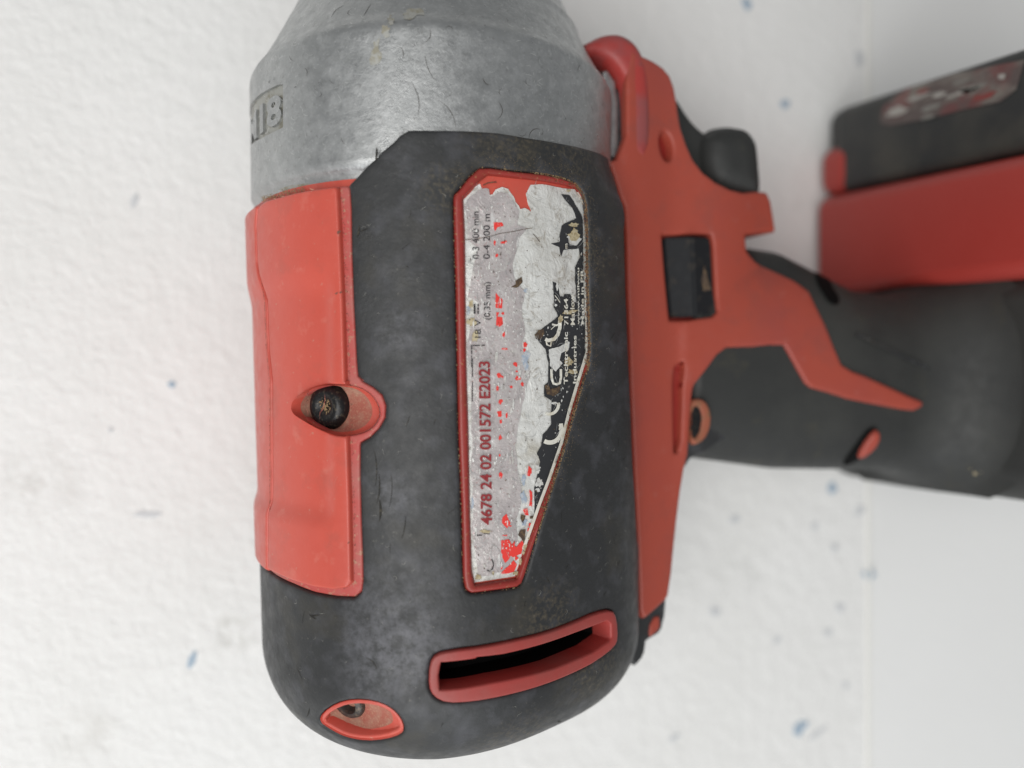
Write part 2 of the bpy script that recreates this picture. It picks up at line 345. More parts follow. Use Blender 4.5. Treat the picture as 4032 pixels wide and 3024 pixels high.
def slivers(name, sf, items, off, mat, parent, kind='stuff'):
    """items: (u, v, angle, length, width, bend): fine curved marks lying on sf"""
    v = []; f = []; uvs = []
    for (u, w_, an, ln, wd, bend) in items:
        n = 7; b = len(uvs)
        for i in range(n):
            t = i/(n-1)-.5; a = an + bend*t; x = u + math.cos(an)*ln*t - math.sin(an)*bend*ln*t*t; y = w_ + math.sin(an)*ln*t + math.cos(an)*bend*ln*t*t
            hw = wd*.5*(1-(2*t)**2*.9); uvs.append((x-math.sin(a)*hw, y+math.cos(a)*hw)); uvs.append((x+math.sin(a)*hw, y-math.cos(a)*hw))
        for i in range(n-1): f.append((b+2*i, b+2*i+1, b+2*i+3, b+2*i+2))
    uvs = np.array(uvs); offs = off if not callable(off) else off(uvs)
    W = sf.pos(uvs) + sf.normal(uvs)*np.reshape(offs, (-1,1) if np.ndim(offs) else (1,1)); return link(name, mesh_of(name, W, f), mat, parent, True, kind)
def fan_marks(name, sf, polys, off, mat, parent):
    P = np.concatenate([np.vstack([p, p.mean(0)]) for p in polys]); uv = sf.hit(P); W = sf.pos(uv)+sf.normal(uv)*off; F = []; b = 0
    for p in polys:
        m = len(p); F += [(b+m, b+(k+1) % m, b+k) for k in range(m)]; b += m+1
    return link(name, mesh_of(name, W, F), mat, parent, True, 'stuff')
def crumbs(name, sf, pts, size, off, mat, parent, hgt=.5):
    """small irregular grains of dirt sitting on sf"""
    V = []; F = []
    P = sf.pos(pts); Nn = sf.normal(pts); Tn = sf.pos(pts+[1e-5,0])-P; Tn /= np.linalg.norm(Tn,axis=1,keepdims=True)+1e-15; Bn = np.cross(Nn, Tn)
    for i in range(len(pts)):
        s = size*RNG.uniform(.35,1.3); b = len(V); k = 6; a0 = RNG.uniform(0,6.28); st_ = RNG.uniform(.5,1)
        for j in range(k):
            a = a0 + 2*math.pi*j/k; r = s*RNG.uniform(.6,1.1); V.append(P[i] + Nn[i]*(off-.00003) + Tn[i]*math.cos(a)*r*st_ + Bn[i]*math.sin(a)*r)
        V.append(P[i] + Nn[i]*(off+s*hgt))
        for j in range(k): F.append((b+j, b+(j+1) % k, b+k))
    return link(name, mesh_of(name, V, F), mat, parent, False, 'stuff')
def text_px(name, sf, s, o, e, cap, off, mat, parent, width=None, bold=0.0, keep=None, flip=1):
    """lettering: s runs from pixel o towards pixel e, cap height cap pixels, laid onto the surface"""
    cu = bpy.data.curves.new('txt', 'FONT'); cu.body = s; cu.size = 1; cu.offset = bold; cu.resolution_u = 3
    ob = bpy.data.objects.new('txt', cu); C.objects.link(ob); bpy.context.view_layer.update()
    me = ob.to_mesh(); v = np.array([x.co[:2] for x in me.vertices]); f = [tuple(p.vertices) for p in me.polygons]; ob.to_mesh_clear()
    bpy.data.objects.remove(ob); bpy.data.curves.remove(cu)
    o = np.array(o, float); e = np.array(e, float); d = e-o; L = np.linalg.norm(d); d /= L; up = np.array([d[1], -d[0]])*flip
    x0 = v[:,0].min(); sx = (width or L)/(v[:,0].max()-x0); sy = cap/.70
    p = o + (v[:,0:1]-x0)*sx*d + v[:,1:2]*sy*up
    if keep is not None:
        f = [q for q in f if keep(p[list(q)].mean(0))]
    uv = sf.hit(p); W = sf.pos(uv) + sf.normal(uv)*off
    return link(name, mesh_of(name, W, f), mat, parent, False)

# ================================================================ SETTING
def struct(o, label=None): o['kind'] = 'structure'; return o
XE = .163
def slab(name, x0, x1, y0, y1, z0, z1, mat, parent=None, kind=None, bev=0):
    bm = bmesh.new(); bmesh.ops.create_cube(bm, size=1)
    for v in bm.verts: v.co = Vector(((x0+x1)/2+v.co.x*(x1-x0), (y0+y1)/2+v.co.y*(y1-y0), (z0+z1)/2+v.co.z*(z1-z0)))
    if bev: bmesh.ops.bevel(bm, geom=list(bm.edges), offset=bev, segments=6, profile=.5, affect='EDGES')
    me = bpy.data.meshes.new(name); bm.to_mesh(me); bm.free(); o = link(name, me, mat, parent, bool(bev), kind)
    if bev: o.data.set_sharp_from_angle(angle=math.radians(40))
    return o
table = slab('tabletop', -1.5, XE, -1.5, 1.5, -.012, 0, 'board', kind='structure', bev=.0006)
slab('lower_tabletop', XE-.002, 1.6, -1.5, 1.5, -.016, -.0016, 'board2', kind='structure')
FLOOR = Flat(0.0)
def fleck(px, r, mat, seed, st_=1.0, an=0):
    rr = np.random.RandomState(seed); a = np.linspace(0, 2*math.pi, 15)[:-1]; q = rr.uniform(.65,1.15,14)
    x = np.cos(a)*q*r*st_; y = np.sin(a)*q*r; p = np.stack([px[0]+x*math.cos(an)-y*math.sin(an), px[1]+x*math.sin(an)+y*math.cos(an)],1)
    sf = FLOOR if px[0] < 3425 else Flat(-.0016)
    shell('paint_fleck', sf, sf.hit(p), (), 0, .00012, .0001, .001, .0004, .0002, None, mat, table)
for i, (x, y, r, m_, s_, an) in enumerate([(677,1514,15,'b',1,0),(757,2600,17,'b',2.4,-1.2),(530,790,16,'g',2.3,-1.2),(436,1692,12,'g',1,0),(575,2025,14,'g',4,0),
        (3092,408,20,'b',1,.5),(3382,230,22,'g',1.6,1.5),(3277,1920,22,'b',1,0),(2890,2046,17,'g',1.3,-.4),(3208,2072,18,'g',1,0),(3420,2262,24,'b',1.2,.2),(3308,2393,20,'g',1,0),
        (3260,2490,18,'g',1,0),(2815,2406,22,'g',1,0),(3150,2865,22,'b',1.8,-.9),(3215,2890,12,'g',4,-.6),(2655,2905,14,'g',2.2,-.6),(3060,2520,15,'g',1.3,-.5),(3385,2010,17,'g',1.5,-.8),
        (3330,2700,16,'g',1,1),(3285,2155,16,'g',1,1),(2940,16,20,'b',1.6,1)]):
    fleck((x,y), r*1.05, 'fleck_blue' if m_ == 'b' else 'fleck_grey', i, s_, an)
slab('board_edge', XE-.0012, XE+.0004, -1.5, 1.5, -.010, .0003, 'board_edge', table, bev=.0003)

# ================================================================ THE TOOL
tool = bpy.data.objects.new('impact_driver', None); C.objects.link(tool); tool.location = (0,0,0)
tool['label'] = 'worn red and black cordless impact driver with grey metal nose lying on its side'; tool['category'] = 'power tool'
U = math.pi*R0
# ---- outlines
well1 = X('C', 430,170, 445,125, 520,65, 620,30, 750,22, 850,40, 930,90, 975,160, 985,220, 960,280, 900,330, 800,358, 700,350, 600,310, 500,250, 445,215)
well2 = X('F', 315,655, 330,615, 400,572, 480,555, 580,562, 660,592, 710,640, 728,690, 712,716, 640,738, 540,745, 440,727, 370,692)
vent_o = X('F', 845,490, 850,380, 880,335, 950,318, 1100,300, 1250,270, 1400,235, 1550,180, 1650,135, 1730,118, 1752,160, 1758,260, 1740,300, 1650,370, 1550,420, 1400,480, 1200,535, 1050,562, 930,568, 870,540)
vent_i = X('F', 905,375, 1070,357, 1077,350, 1200,336, 1400,285, 1550,232, 1700,175, 1721,190, 1722,262, 1640,320, 1450,400, 1300,440, 1150,470, 1000,498, 900,505, 893,440)
bez_o = cat(X('D', 345,112, 430,110, 600,135, 800,155, 950,185, 1050,225, 1100,290, 1130,380, 1140,600, 1142,900, 1150,1200, 1160,1450, 1140,1540), X('E', 1040,60, 1005,150, 945,350, 875,600, 795,850, 715,1100, 660,1280, 615,1430, 592,1490, 560,1515, 400,1538, 260,1555, 220,1530, 205,1450, 195,1000, 175,500, 165,0),
            X('D', 175,1000, 160,500, 158,310, 200,270, 270,180))
foil_o = cat(X('D', 1035,270, 1110,400, 1110,700, 1113,1000, 1120,1440, 1085,1580), X('E', 1005,0, 960,150, 900,350, 850,560, 770,790, 700,980, 650,1130, 600,1260, 560,1380, 540,1440, 400,1462, 280,1480, 262,1400, 250,1000, 240,500, 225,0),
             X('D', 248,1300, 245,900, 240,560, 232,400, 230,350))
foil_top = cat(X('N', 25,350, 90,280, 200,165, 285,100, 330,190, 400,170, 440,290, 500,280, 545,200, 640,160, 740,190, 800,270, 860,390, 900,440, 940,510, 1020,500, 1080,530, 1120,560, 1070,440, 1045,260, 1080,170, 1130,95), X('D', 800,232, 950,262))
foil = cat(ragged_open(X('N', 25,350, 90,280, 200,165, 285,100, 330,190, 400,170, 440,290, 500,280, 545,200, 640,160, 740,190, 800,270, 860,390, 900,440, 940,510, 1020,500, 1080,530, 1120,560, 1070,440, 1045,260, 1080,170, 1130,95), 2.2, 7, 3), X('D', 800,232, 950,262), foil_o)
rub_l = cat(X('A', 590,885, 625,850, 670,800, 722,755, 735,735, 790,690, 830,650, 870,628, 1000,628, 1130,630, 1300,640, 1450,665, 1600,690, 1720,715, 1800,740, 1840,765))
rub_r = cat(X('G', 175,985, 215,1110, 255,1240, 290,1320, 300,1500, 305,1659), X('H', 118,300, 125,600, 140,1000, 160,1500), X('K', 130,450, 150,850, 165,1200, 180,1300))
pan_r = cat(X('B', 975,60, 985,100, 995,250, 1000,600, 1015,1000, 1040,1500, 1050,1620, 1095,1655), X('C', 870,2, 940,40, 1000,90, 1025,160, 1020,240, 980,310, 920,370, 855,405, 855,600, 862,900, 872,1150, 875,1300, 865,1380, 820,1415, 700,1410, 560,1385, 420,1330, 300,1270))
pan_top = X('B', 300,180, 420,150, 600,105, 800,75)
# ---- body coordinates
g = on(BODYR, X('C', 205,1180)); vbot = float(g[0,1]); vtop = float(on(BODYR, X('B', 165,258))[0,1])
UL = -.012
pan_uv = cat(on(BODYR, pan_top), on(BODYR, pan_r), np.array([[0.0, vbot+.0012],[UL, vbot+.002],[UL, vtop-.0016],[0.0, vtop]]))
u_rub = on(BODYR, rub_l); u_rr = on(BODYR, rub_r)
VR = BODY.y1 - BODY.Ly*math.pi/2 - .030
rub_uv = cat(u_rub, u_rr, np.array([[u_rr[-1,0]+.004, u_rr[-1,1]-.001],[U*.93, u_rr[-1,1]-.001],[U*1.1, u_rr[-1,1]-.002],[U*1.1, VR],[-.3*R0*2, VR],[-.3*R0*2, vbot+.0025],[UL, vbot+.0015],[0, vbot+.0007]]), on(BODYR, pan_r)[::-1])
w1 = chaikin(on(BODYR, well1), 1); w2 = chaikin(on(BODYR, well2), 1); vo = chaikin(on(BODYR, vent_o), 1); vi = on(BODYR, vent_i)
bo = on(BODYR, bez_o)
def grow(loop, d):
    l = loop if area2(loop) > 0 else loop[::-1]; l = resample(l, .0008); t = np.roll(l,-2,0)-np.roll(l,2,0); t /= np.linalg.norm(t,axis=1,keepdims=True)+1e-12
    return l + np.stack([t[:,1], -t[:,0]],1)*d
# ---- red inner housing with openings for wells and vent
house = cat(np.array([[float(u_rub[0,0])+.0085, .0395],[float(u_rub[0,0])+.001, .0332],[-.020, .0332],[-.020, VR],[U*1.02, VR],[U*1.02, u_rr[-1,1]-.004],[u_rr[-1,0]+.0012, u_rr[-1,1]-.002]]), u_rr[::-1] + [[.0003,0]], np.array([[u_rr[0,0], .0395]]))
shell('motor_housing', BODY, house, [grow(w1,.0002), grow(w2,.0002), grow(vo,-.0006)], 0, 0, 0, .0016, .0008, .002, None, 'red', tool)
# ---- rubber overmould
w1b = grow(w1, .0019)
rubber = shell('rubber_cover', BODY, rub_uv, [w2, vo, chaikin(bo,1)], 0, .0012, .0007, .0011, .0005, .0012, None, 'rubber', tool)
# ---- red side panel: edge strip, raised centre, opposite half
UC = float(on(BODYP, X('Z', 1315, 2000))[0,0])
def pstep(V):
    v = V[:,1]; a = float(on(BODY, X('Z', 1100,1150))[0,1]); b = float(on(BODY, X('Z', 1100,1990))[0,1])
    return -.0008*sstep(a+.004, a-.002, v)*sstep(b-.002, b+.0015, v)*(1-sstep(UC-.0022,UC+.0008,V[:,0]))
def pstep0(V): return 0*V[:,0]
shell('panel_border', BODY, pan_uv, [w1], 0, .00075, .0004, .0012, .0005, .001, None, 'red_worn', tool)
gr = cat(X('B', 888,150, 905,450, 930,1000, 950,1659), X('C', 770,0, 775,360, 790,800, 800,1320, 770,1350, 690,1362, 560,1345, 430,1305, 330,1262))
seam_px = cat(X('B', 255,222, 243,230, 230,400, 240,700, 262,850, 285,1000, 300,1400), X('C', 262,0, 265,700, 262,900, 262,1215))
seam = on(BODYP, seam_px)
main_uv = cat(on(BODYP, X('B', 310,185, 420,155, 600,110, 800,80, 885,70)), on(BODYP, gr), on(BODYP, X('C', 262,1228)), seam[::-1])
w1m = grow(w1, .00005)
shell('side_panel', BODY, main_uv, [w1m], 0, .00185, .0004, .0011, .0005, .0012, None, 'red', tool, extra=pstep)
opp = cat(seam - [[.00022, 0]], np.array([[seam[-1,0]-.0002, vbot+.0012],[UL, vbot+.002],[UL, vtop-.0016]]), on(BODYP, X('B', 215,240)))
shell('opposite_panel', BODY, opp, (), 0, .00200, .0004, .0011, .0005, .0012, None, 'red', tool, extra=pstep)

# ---- screw wells
def well(name, loop_uv, cpx, rpx, depth, top, screw_r, sname, flat=.12, mat='dust'):
    l = loop_uv if area2(loop_uv) > 0 else loop_uv[::-1]; n = 72
    seg = np.r_[0, np.cumsum(np.linalg.norm(np.diff(np.r_[l, l[:1]], axis=0), axis=1))]; tt = np.linspace(0, seg[-1], n+1)[:-1]
    q = np.r_[l, l[:1]]; rim = np.stack([np.interp(tt, seg, q[:,0]), np.interp(tt, seg, q[:,1])],1)
    c = BODY.hit(np.array([cpx], float))[0]; a = np.arctan2(rim[:,1]-c[1], rim[:,0]-c[0]); circ = c + np.stack([np.cos(a), np.sin(a)],1)*rpx
    rows = []; 
    for t, dz in [(0,0),(.03,.10),(.10,.24),(.25,.46),(.45,.66),(.65,.82),(.85,.93),(1.0,1.0)]:
        uv = rim*(1-t)+circ*t; tp = (np.where(inside(rim, main_uv), .0017, .0006) if top > .001 else top*np.ones(n)); tp = tp*(1-t)+top*t; rows.append(BODY.pos(uv)+BODY.normal(uv)*(tp-depth*dz)[:,None])
    uv = c + (circ-c)*.4; rows.append(BODY.pos(uv)+BODY.normal(uv)*(top-depth*1.1))
    V = np.concatenate(rows); F = []
    for i in range(len(rows)-1):
        for k in range(n): k2 = (k+1) % n; F.append((i*n+k, i*n+k2, (i+1)*n+k2, (i+1)*n+k))
    F.append(tuple((len(rows)-1)*n+k for k in range(n)))
    o = link(name, mesh_of(name, V, F), 'red', tool); o.data.materials.append(M[mat])
    for q_ in o.data.polygons: q_.material_index = 1 if (q_.index >= 3*n) else 0
    p = BODY.pos(c[None])[0]; nn = BODY.normal(c[None])[0]
    return o, p, nn
ow, p1, n1 = well('screw_well', w1, X('C', 608,165)[0], .0041, .0036, .0016, .0033, 'screw')
c1 = p1 - n1*.0030
s = lathe('screw', c1, n1, [(.0040,-.002),(.0041,.0006),(.0038,.0017),(.0031,.0025),(.0023,.0027),(.0016,.0024),(.0008,.0020),(.0003,.0019)], 'black', ow, 40)
crumbs('socket_grime', BODY, on(BODY, X('C', 612,160))[[0]*70] + np.clip(RNG.normal(0,.0008,(70,2)),-.0019,.0019), .00022, -.0007, 'dirt', s, .3)
ow2, p2, n2 = well('screw_well', w2, X('F', 425,612)[0], .0029, .0032, .0009, .0026, 'screw')
c2 = p2 - n2*.0024
s2 = lathe('screw', c2, n2, [(.0029,-.002),(.0030,.0004),(.0026,.0010),(.0018,.0011),(.0015,.0007),(.0012,-.0006),(.0004,-.0008)], 'screw_grey', ow2, 6*6)
# ---- red rim of the lower well
r2o = grow(w2, -.0); r2i = grow(w2, -.0008)
shell('well_rim', BODY, w2, [r2i], 0, .0007, .0003, .001, .0004, .001, .0016, 'red', ow2)
# ---- rear vent
vf = shell('vent_frame', BODY, vo, [vi], 0, .0016, .0004, .0010, .0005, .002, .0040, 'vent_red', tool)
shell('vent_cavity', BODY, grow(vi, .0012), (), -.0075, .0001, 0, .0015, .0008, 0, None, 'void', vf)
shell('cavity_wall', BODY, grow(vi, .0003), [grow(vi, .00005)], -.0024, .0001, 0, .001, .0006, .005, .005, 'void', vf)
# ---- rating plate: bezel and foil
fo_uv = chaikin(on(BODY, foil_o, X('D', 230,350, 345,235, 700,225, 950,262)), 0)
bz_in = on(BODY, X('D', 1037,262, 1118,398, 1120,1000, 1128,1440), X('E', 1012,0, 908,350, 858,560, 708,980, 608,1260, 568,1385, 545,1452, 400,1472, 275,1492, 255,1400, 243,1000, 233,500, 218,0), X('D', 240,1300, 237,900, 232,560, 222,340, 330,225, 400,170, 600,190, 800,212, 950,240))
bezel = shell('plate_bezel', BODY, bo, [bz_in], 0, .0011, .0006, .0009, .0004, .001, .0012, 'red_bezel', tool)
plate = shell('rating_plate', BODY, on(BODY, foil), (), 0, .00012, 0, .0007, .0004, .0001, None, 'foil', tool,
              extra=lambda V: .00005*np.sin(V[:,0]*2100+3*np.sin(V[:,1]*700))*np.sin(V[:,1]*1700+2*np.sin(V[:,0]*900)))
BO = .00022
pink = ragged(cat(X('N', 40,480, 130,300, 260,200, 420,200, 450,310, 620,230, 740,260, 850,420, 930,540, 900,760, 1060,820, 930,950, 850,1200, 800,1400, 850,1659), X('P', 880,350, 860,600, 900,900, 850,1150, 960,1500, 860,1659), X('E', 640,100, 590,300, 560,420, 540,600, 560,720, 590,850, 560,1000, 540,1060, 560,1200, 500,1400, 300,1440, 262,1200, 262,900, 255,400), X('D', 262,1400, 330,1100, 260,1050, 300,820, 330,700, 250,640)), 5, 14, 5)
decal_px('faded_print', BODY, [pink], BO, 'print_grey', plate)
blk1 = ragged(cat(X('Z', 2205,764, 2240,768), X('S', 640,330, 760,560, 775,620), X('Z', 2292,900, 2294,1100, 2298,1266, 2301,1383, 2286,1446, 2262,1535, 2270,1512, 2255,1575, 2219,1696, 2195,1771, 2158,1874, 2149,1900, 2101,2040, 2101,1922, 2115,1860, 2125,1817, 2110,1786, 2128,1750, 2134,1711, 2150,1693, 2166,1669, 2165,1627, 2168,1578, 2140,1560, 2140,1518, 2155,1505, 2155,1433, 2144,1377, 2100,1319, 2144,1283, 2171,1266, 2194,1247, 2177,1205, 2177,1169, 2171,1108, 2195,1120, 2202,1165, 2215,1170, 2219,1158, 2243,1158, 2255,1190, 2266,1190, 2261,1100, 2259,1055, 2281,1012, 2275,979, 2216,985, 2207,1012, 2199,975, 2167,960, 2199,955, 2200,930, 2207,890, 2235,875, 2262,862, 2250,820, 2224,790)), 1.6, 6, 8)
decal_px('black_print', BODY, [blk1], BO, 'print_black', plate, grid=.0008, bstep=.0003)
def blob(cx, cy, rx, ry, seed, rag=.35, n=16):
    r = np.random.RandomState(seed); a = np.linspace(0, 2*math.pi, n+1)[:-1]; q = 1 + r.uniform(-rag, rag, n)
    return np.stack([cx+np.cos(a)*rx*q, cy+np.sin(a)*ry*q],1)
def scat(k, *v):
    out = []; x0, y0, s_ = CR[k]
    for i in range(0, len(v), 4): out.append(blob(x0+v[i]*s_, y0+v[i+1]*s_, v[i+2]*s_, v[i+3]*s_, int(v[i]+v[i+1])))
    return out
B2 = BO + .00006
reds = [ragged(p, 1.5, 5, i) for i, p in enumerate([X('P', 473,370, 520,430, 575,480, 570,610, 475,605), X('P', 485,665, 530,665, 500,730, 570,740, 580,830, 530,870, 485,850, 490,760),
        X('Q', 580,880, 700,860, 740,940, 790,880, 780,950, 810,980, 900,870, 920,930, 880,1080, 760,1130, 700,1080, 620,1090, 580,1070),
        X('Q', 600,1090, 740,1070, 700,1160, 640,1220, 600,1140), X('Q', 585,1350, 700,1250, 770,1170, 820,1240, 780,1350, 585,1385), X('Q', 780,1090, 850,1140, 800,1180),
        X('Q', 600,520, 660,470, 700,560, 720,610, 670,690, 590,610), X('Q', 1010,110, 1050,140, 1050,370, 1000,350, 1020,240), X('Q', 910,400, 980,380, 1000,500, 940,490),
        X('N', 505,740, 640,730, 660,790, 560,810, 530,870, 510,840), X('N', 610,1050, 710,1035, 710,1080, 620,1085), X('T', 90,1110, 130,1150, 130,1210, 80,1190), X('P', 770,1580, 840,1620, 780,1650), X('P', 720,1400, 790,1420, 780,1460, 740,1440), X('P', 510,1550, 590,1590, 580,1630)])]
reds += scat('P', 580,680,22,18, 590,985,18,35, 610,1195,50,16, 900,1140,26,40, 780,1520,18,14, 890,1210,20,30) + scat('Q', 1020,640,30,26, 640,800,35,12, 720,655,18,12, 1000,720,22,35, 590,1290,12,28) + \
        scat('E', 435,130,14,20, 425,215,10,18, 445,300,12,18, 440,380,15,20, 447,430,8,14, 443,535,9,16, 440,650,6,9, 445,780,12,20, 560,150,16,12, 515,205,9,9, 585,185,10,14, 485,390,6,18, 630,770,12,18, 540,55,12,14) + scat('N', 520,1060,18,30, 555,1270,24,30, 520,1100,10,10)
decal_px('red_print', BODY, reds, B2, 'print_red', plate, bstep=.0003)
blues = scat('P', 910,350,30,30, 920,1300,45,60, 920,1450,35,50, 80,660,20,40, 90,600,30,40) + scat('Q', 920,250,40,70, 930,600,45,60, 150,300,18,90) + scat('T', 30,1300,26,70, 20,1500,30,60) + scat('E', 600,20,18,40)
decal_px('blue_print', BODY, [ragged(p,1.2,5,i) for i,p in enumerate(blues)], BO+.00003, 'ink_blue', plate)
# torn spots through the plate
holes = [X('P', 690,300, 760,260, 760,210, 850,150, 865,230, 800,300, 770,310), X('Q', 880,480, 950,500, 930,560, 895,600, 870,540), X('Q', 835,790, 870,720, 950,705, 935,860, 950,900, 930,930, 890,850), X('Q', 1010,510, 1070,495, 1060,540, 1015,545),
         X('O', 75,790, 130,720, 200,700, 215,760, 170,850, 90,850), X('T', 300,60, 350,40, 370,110, 460,80, 500,60, 490,140, 420,200, 330,170)]
decal_px('torn_spot', BODY, [ragged(p,1,5,i) for i,p in enumerate(holes)], BO+.00009, 'dirt_dark', plate)
stn = scat('Q', 235,1430,45,38, 460,1370,18,30, 1005,840,18,22, 940,985,30,45, 915,1060,25,30, 870,1200,25,45, 800,1370,50,30, 340,740,70,26) + scat('P', 130,800,60,70, 180,1000,45,90, 120,560,30,60) + scat('S', 640,830,70,80, 640,690,60,25, 570,190,30,22) + scat('O', 560,1180,50,60, 620,1310,70,35, 540,480,70,22, 620,450,60,18, 440,570,40,60)
M['stain'] = pmat('yellow_brown_stain', (.50,.43,.28), .5, layers=[(1400,.45,.6,(.26,.19,.09),.7)], bumps=[(1500,.00005)])
decal_px('brown_stain', BODY, [ragged(p,1.5,5,i+9) for i,p in enumerate(stn)], BO+.00011, 'stain', plate)
wht = [X('O', 330,980, 420,960, 560,880, 575,900, 550,1010, 450,1050, 430,1150, 470,1190, 400,1270, 375,1310, 290,1230, 280,1000), X('S', 560,820, 700,850, 765,890, 680,980, 580,975), X('S', 380,920, 440,870, 440,930), X('S', 480,380, 620,440, 680,590, 640,590, 560,490), X('O', 450,100, 480,120, 440,250)]
wht += scat('T', 210,1150,35,60, 230,1330,45,60, 215,1420,30,25, 350,100,14,18, 440,160,18,22, 420,290,30,16) + scat('O', 395,110,16,60, 370,300,14,12, 375,370,14,20)
decal_px('bare_foil_patch', BODY, [ragged(p,1.6,5,i+30) for i,p in enumerate(wht)], B2, 'foil', plate)
def stroke(pts, wd):
    p = np.array(pts, float); t = np.gradient(p, axis=0); t /= np.linalg.norm(t,axis=1,keepdims=True)+1e-9; n = np.stack([-t[:,1], t[:,0]],1)*wd/2
    return np.concatenate([p+n, (p-n)[::-1]])
def arc(cx, cy, rx, ry, a0, a1, wd, n=16):
    a = np.radians(np.linspace(a0, a1, n)); return stroke(np.stack([cx+np.cos(a)*rx, cy+np.sin(a)*ry],1), wd)
logo = [arc(2160,1692,46,50,-25,118,17), stroke(X('T', 510,555, 512,590, 505,640), 15), stroke(X('O', 312,1275, 315,1400, 340,1480, 385,1490, 430,1475, 445,1400, 445,1275), 9.5),
        stroke(X('O', 430,590, 430,690, 400,790, 350,850, 270,870, 225,850), 14), arc(2158,1592,36,38,-10,110,12), stroke(X('O', 320,640, 380,655, 420,640), 7), stroke(X('O', 235,860, 250,930, 300,950, 310,890), 6), stroke(X('O', 360,230, 400,280, 432,330), 3), stroke(X('O', 305,715, 345,675, 365,665),3)]
decal_px('logo_print', BODY, logo, B2+.00003, 'print_white', plate, bstep=.0003)
line = [stroke(X('D', 1050,290, 1106,400, 1107,700, 1109,1000, 1116,1440, 1082,1580), 8), stroke(X('E', 998,5, 948,165, 890,360, 838,570, 760,800, 690,985, 640,1130, 592,1262), 12)]
decal_px('plate_border_line', BODY, line, B2+.00004, 'print_white', plate)
# dark grains / cracks on the plate
cr = [stroke(X('N', 140,1025, 300,990, 500,950, 600,915, 780,890, 1000,845, 1130,825), 2.2), stroke(X('N', 1140,920, 1200,990, 1244,1050), 2.5), stroke(X('N', 330,130, 400,95, 480,80, 550,78), 4), stroke(X('N', 40,1020, 160,1005), 2)]
decal_px('plate_crack', BODY, cr, B2+.00006, 'dirt_dark', plate)
# lettering
TX = dict(off=B2+.00008, parent=plate)
text_px('serial_number', BODY, '4678 24 02 001572 E2023', X('E', 386,1102)[0], X('E', 371,38)[0], 42, mat='ink_red', bold=.022, off=BO+.00032, parent=plate)
lost = lambda q: random.random() > .0
text_px('rating_text', BODY, '0-3 400 min', X('N', 268,1330)[0], X('N', 262,560)[0], 27, mat='ink_black', **TX)
text_px('rating_text', BODY, '0-4 200 m', X('N', 440,1330)[0], X('N', 440,600)[0], 26, mat='ink_black', **TX)
text_px('rating_text', BODY, '(0,35 mm)', X('P', 397,772)[0], X('P', 397,230)[0], 25, mat='ink_black', **TX)
text_px('rating_text', BODY, '18 V', X('P', 262,1035)[0], X('P', 262,770)[0], 24, mat='ink_black', **TX)
decal_px('rating_mark', BODY, [stroke(X('P', 172,688, 172,545), 6.5), stroke(X('P', 222,685, 222,645), 6), stroke(X('P', 222,630, 222,595), 6), stroke(X('P', 222,580, 222,545), 6),
        stroke(X('P', 128,1148, 130,1270), 4), stroke(X('P', 128,1290, 130,1460), 3), stroke(X('P', 122,1148, 250,1146), 4), stroke(X('P', 270,1145, 320,1142), 4), stroke(X('E', 262,300, 262,170), 3), stroke(X('E', 262,140, 262,20), 3.5),
        stroke(X('Q', 192,715, 195,795), 3.5), stroke(X('Q', 192,795, 290,795), 4), arc(1923,2222,17,24,-60,120,4), stroke(X('Q', 320,770, 410,775), 3)], B2+.00008, 'ink_black', plate, bstep=.0003)
for s_, (x0_, y0_, x1_, y1_, cp) in {'71364': (548,652,540,275,15), 'Marlow': (640,650,630,215,16), 'Techtronic': (540,1490,540,750,15), 'Industries': (662,1478,662,800,13)}.items():
    text_px('maker_text', BODY, s_, X('O', x0_, y0_)[0], X('O', x1_, y1_)[0], cp, mat='print_white', bold=.02, **TX)
text_px('maker_text', BODY, 'www.milwau', X('O', 706,648)[0], X('S', 716,1310)[0], 8, mat='print_white', bold=.02, **TX)
text_px('maker_text', BODY, 'Made in PR', X('O', 772,640)[0], X('S', 780,1330)[0], 11.5, mat='print_white', bold=.02, **TX)
text_px('maker_text', BODY, 'm', X('S', 548,1032)[0], X('S', 548,960)[0], 12, mat='print_white', bold=.02, **TX)
# dirt packed round bezel
bl = resample(bo if area2(bo) > 0 else bo[::-1], .00012)
def inpoly_scatter(poly_px, n, r0, r1, seed):
    r = np.random.RandomState(seed); lo, hi = poly_px.min(0), poly_px.max(0); out = []
    p = r.uniform(lo, hi, (n*4, 2)); p = p[inside(p, poly_px)][:n]
    return [blob(q[0], q[1], r.uniform(r0, r1), r.uniform(r0, r1)*r.uniform(.6,2.2), i, .45, 7) for i, q in enumerate(p)]
streak = [np.stack([q.mean(0)[0]+(q[:,0]-q.mean(0)[0])*2.2, q.mean(0)[1]+(q[:,1]-q.mean(0)[1])*9],1) for q in inpoly_scatter(pink, 60, .5, 1.5, 9)]
fan_marks('print_wear', BODY, streak + inpoly_scatter(pink, 420, .9, 3.4, 3) + inpoly_scatter(blk1, 55, .8, 3.0, 4), BO+.00018, 'foil', plate)
fan_marks('grime_specks', BODY, inpoly_scatter(foil, 170, .7, 2.4, 5), BO+.00020, 'dirt_dark', plate)
it = []
for q_ in inpoly_scatter(foil, 260, 1, 2, 6):
    c_ = on(BODY, q_.mean(0)[None])[0]; it.append((c_[0], c_[1], RNG.normal(1.2,.8), RNG.uniform(.0005,.0028), RNG.uniform(.00003,.00009), RNG.uniform(-1,1)))
slivers('bright_scratches', BODY, it, BO+.0002, 'scratch_light', plate)
def near(loop, n, spread, inout=0.0, cond=None):
    i = RNG.randint(0, len(loop), n); p = loop[i] + RNG.normal(0, spread, (n,2)); 
    return p if cond is None else p[cond(p)]
umid = float(bo[:,0].mean())
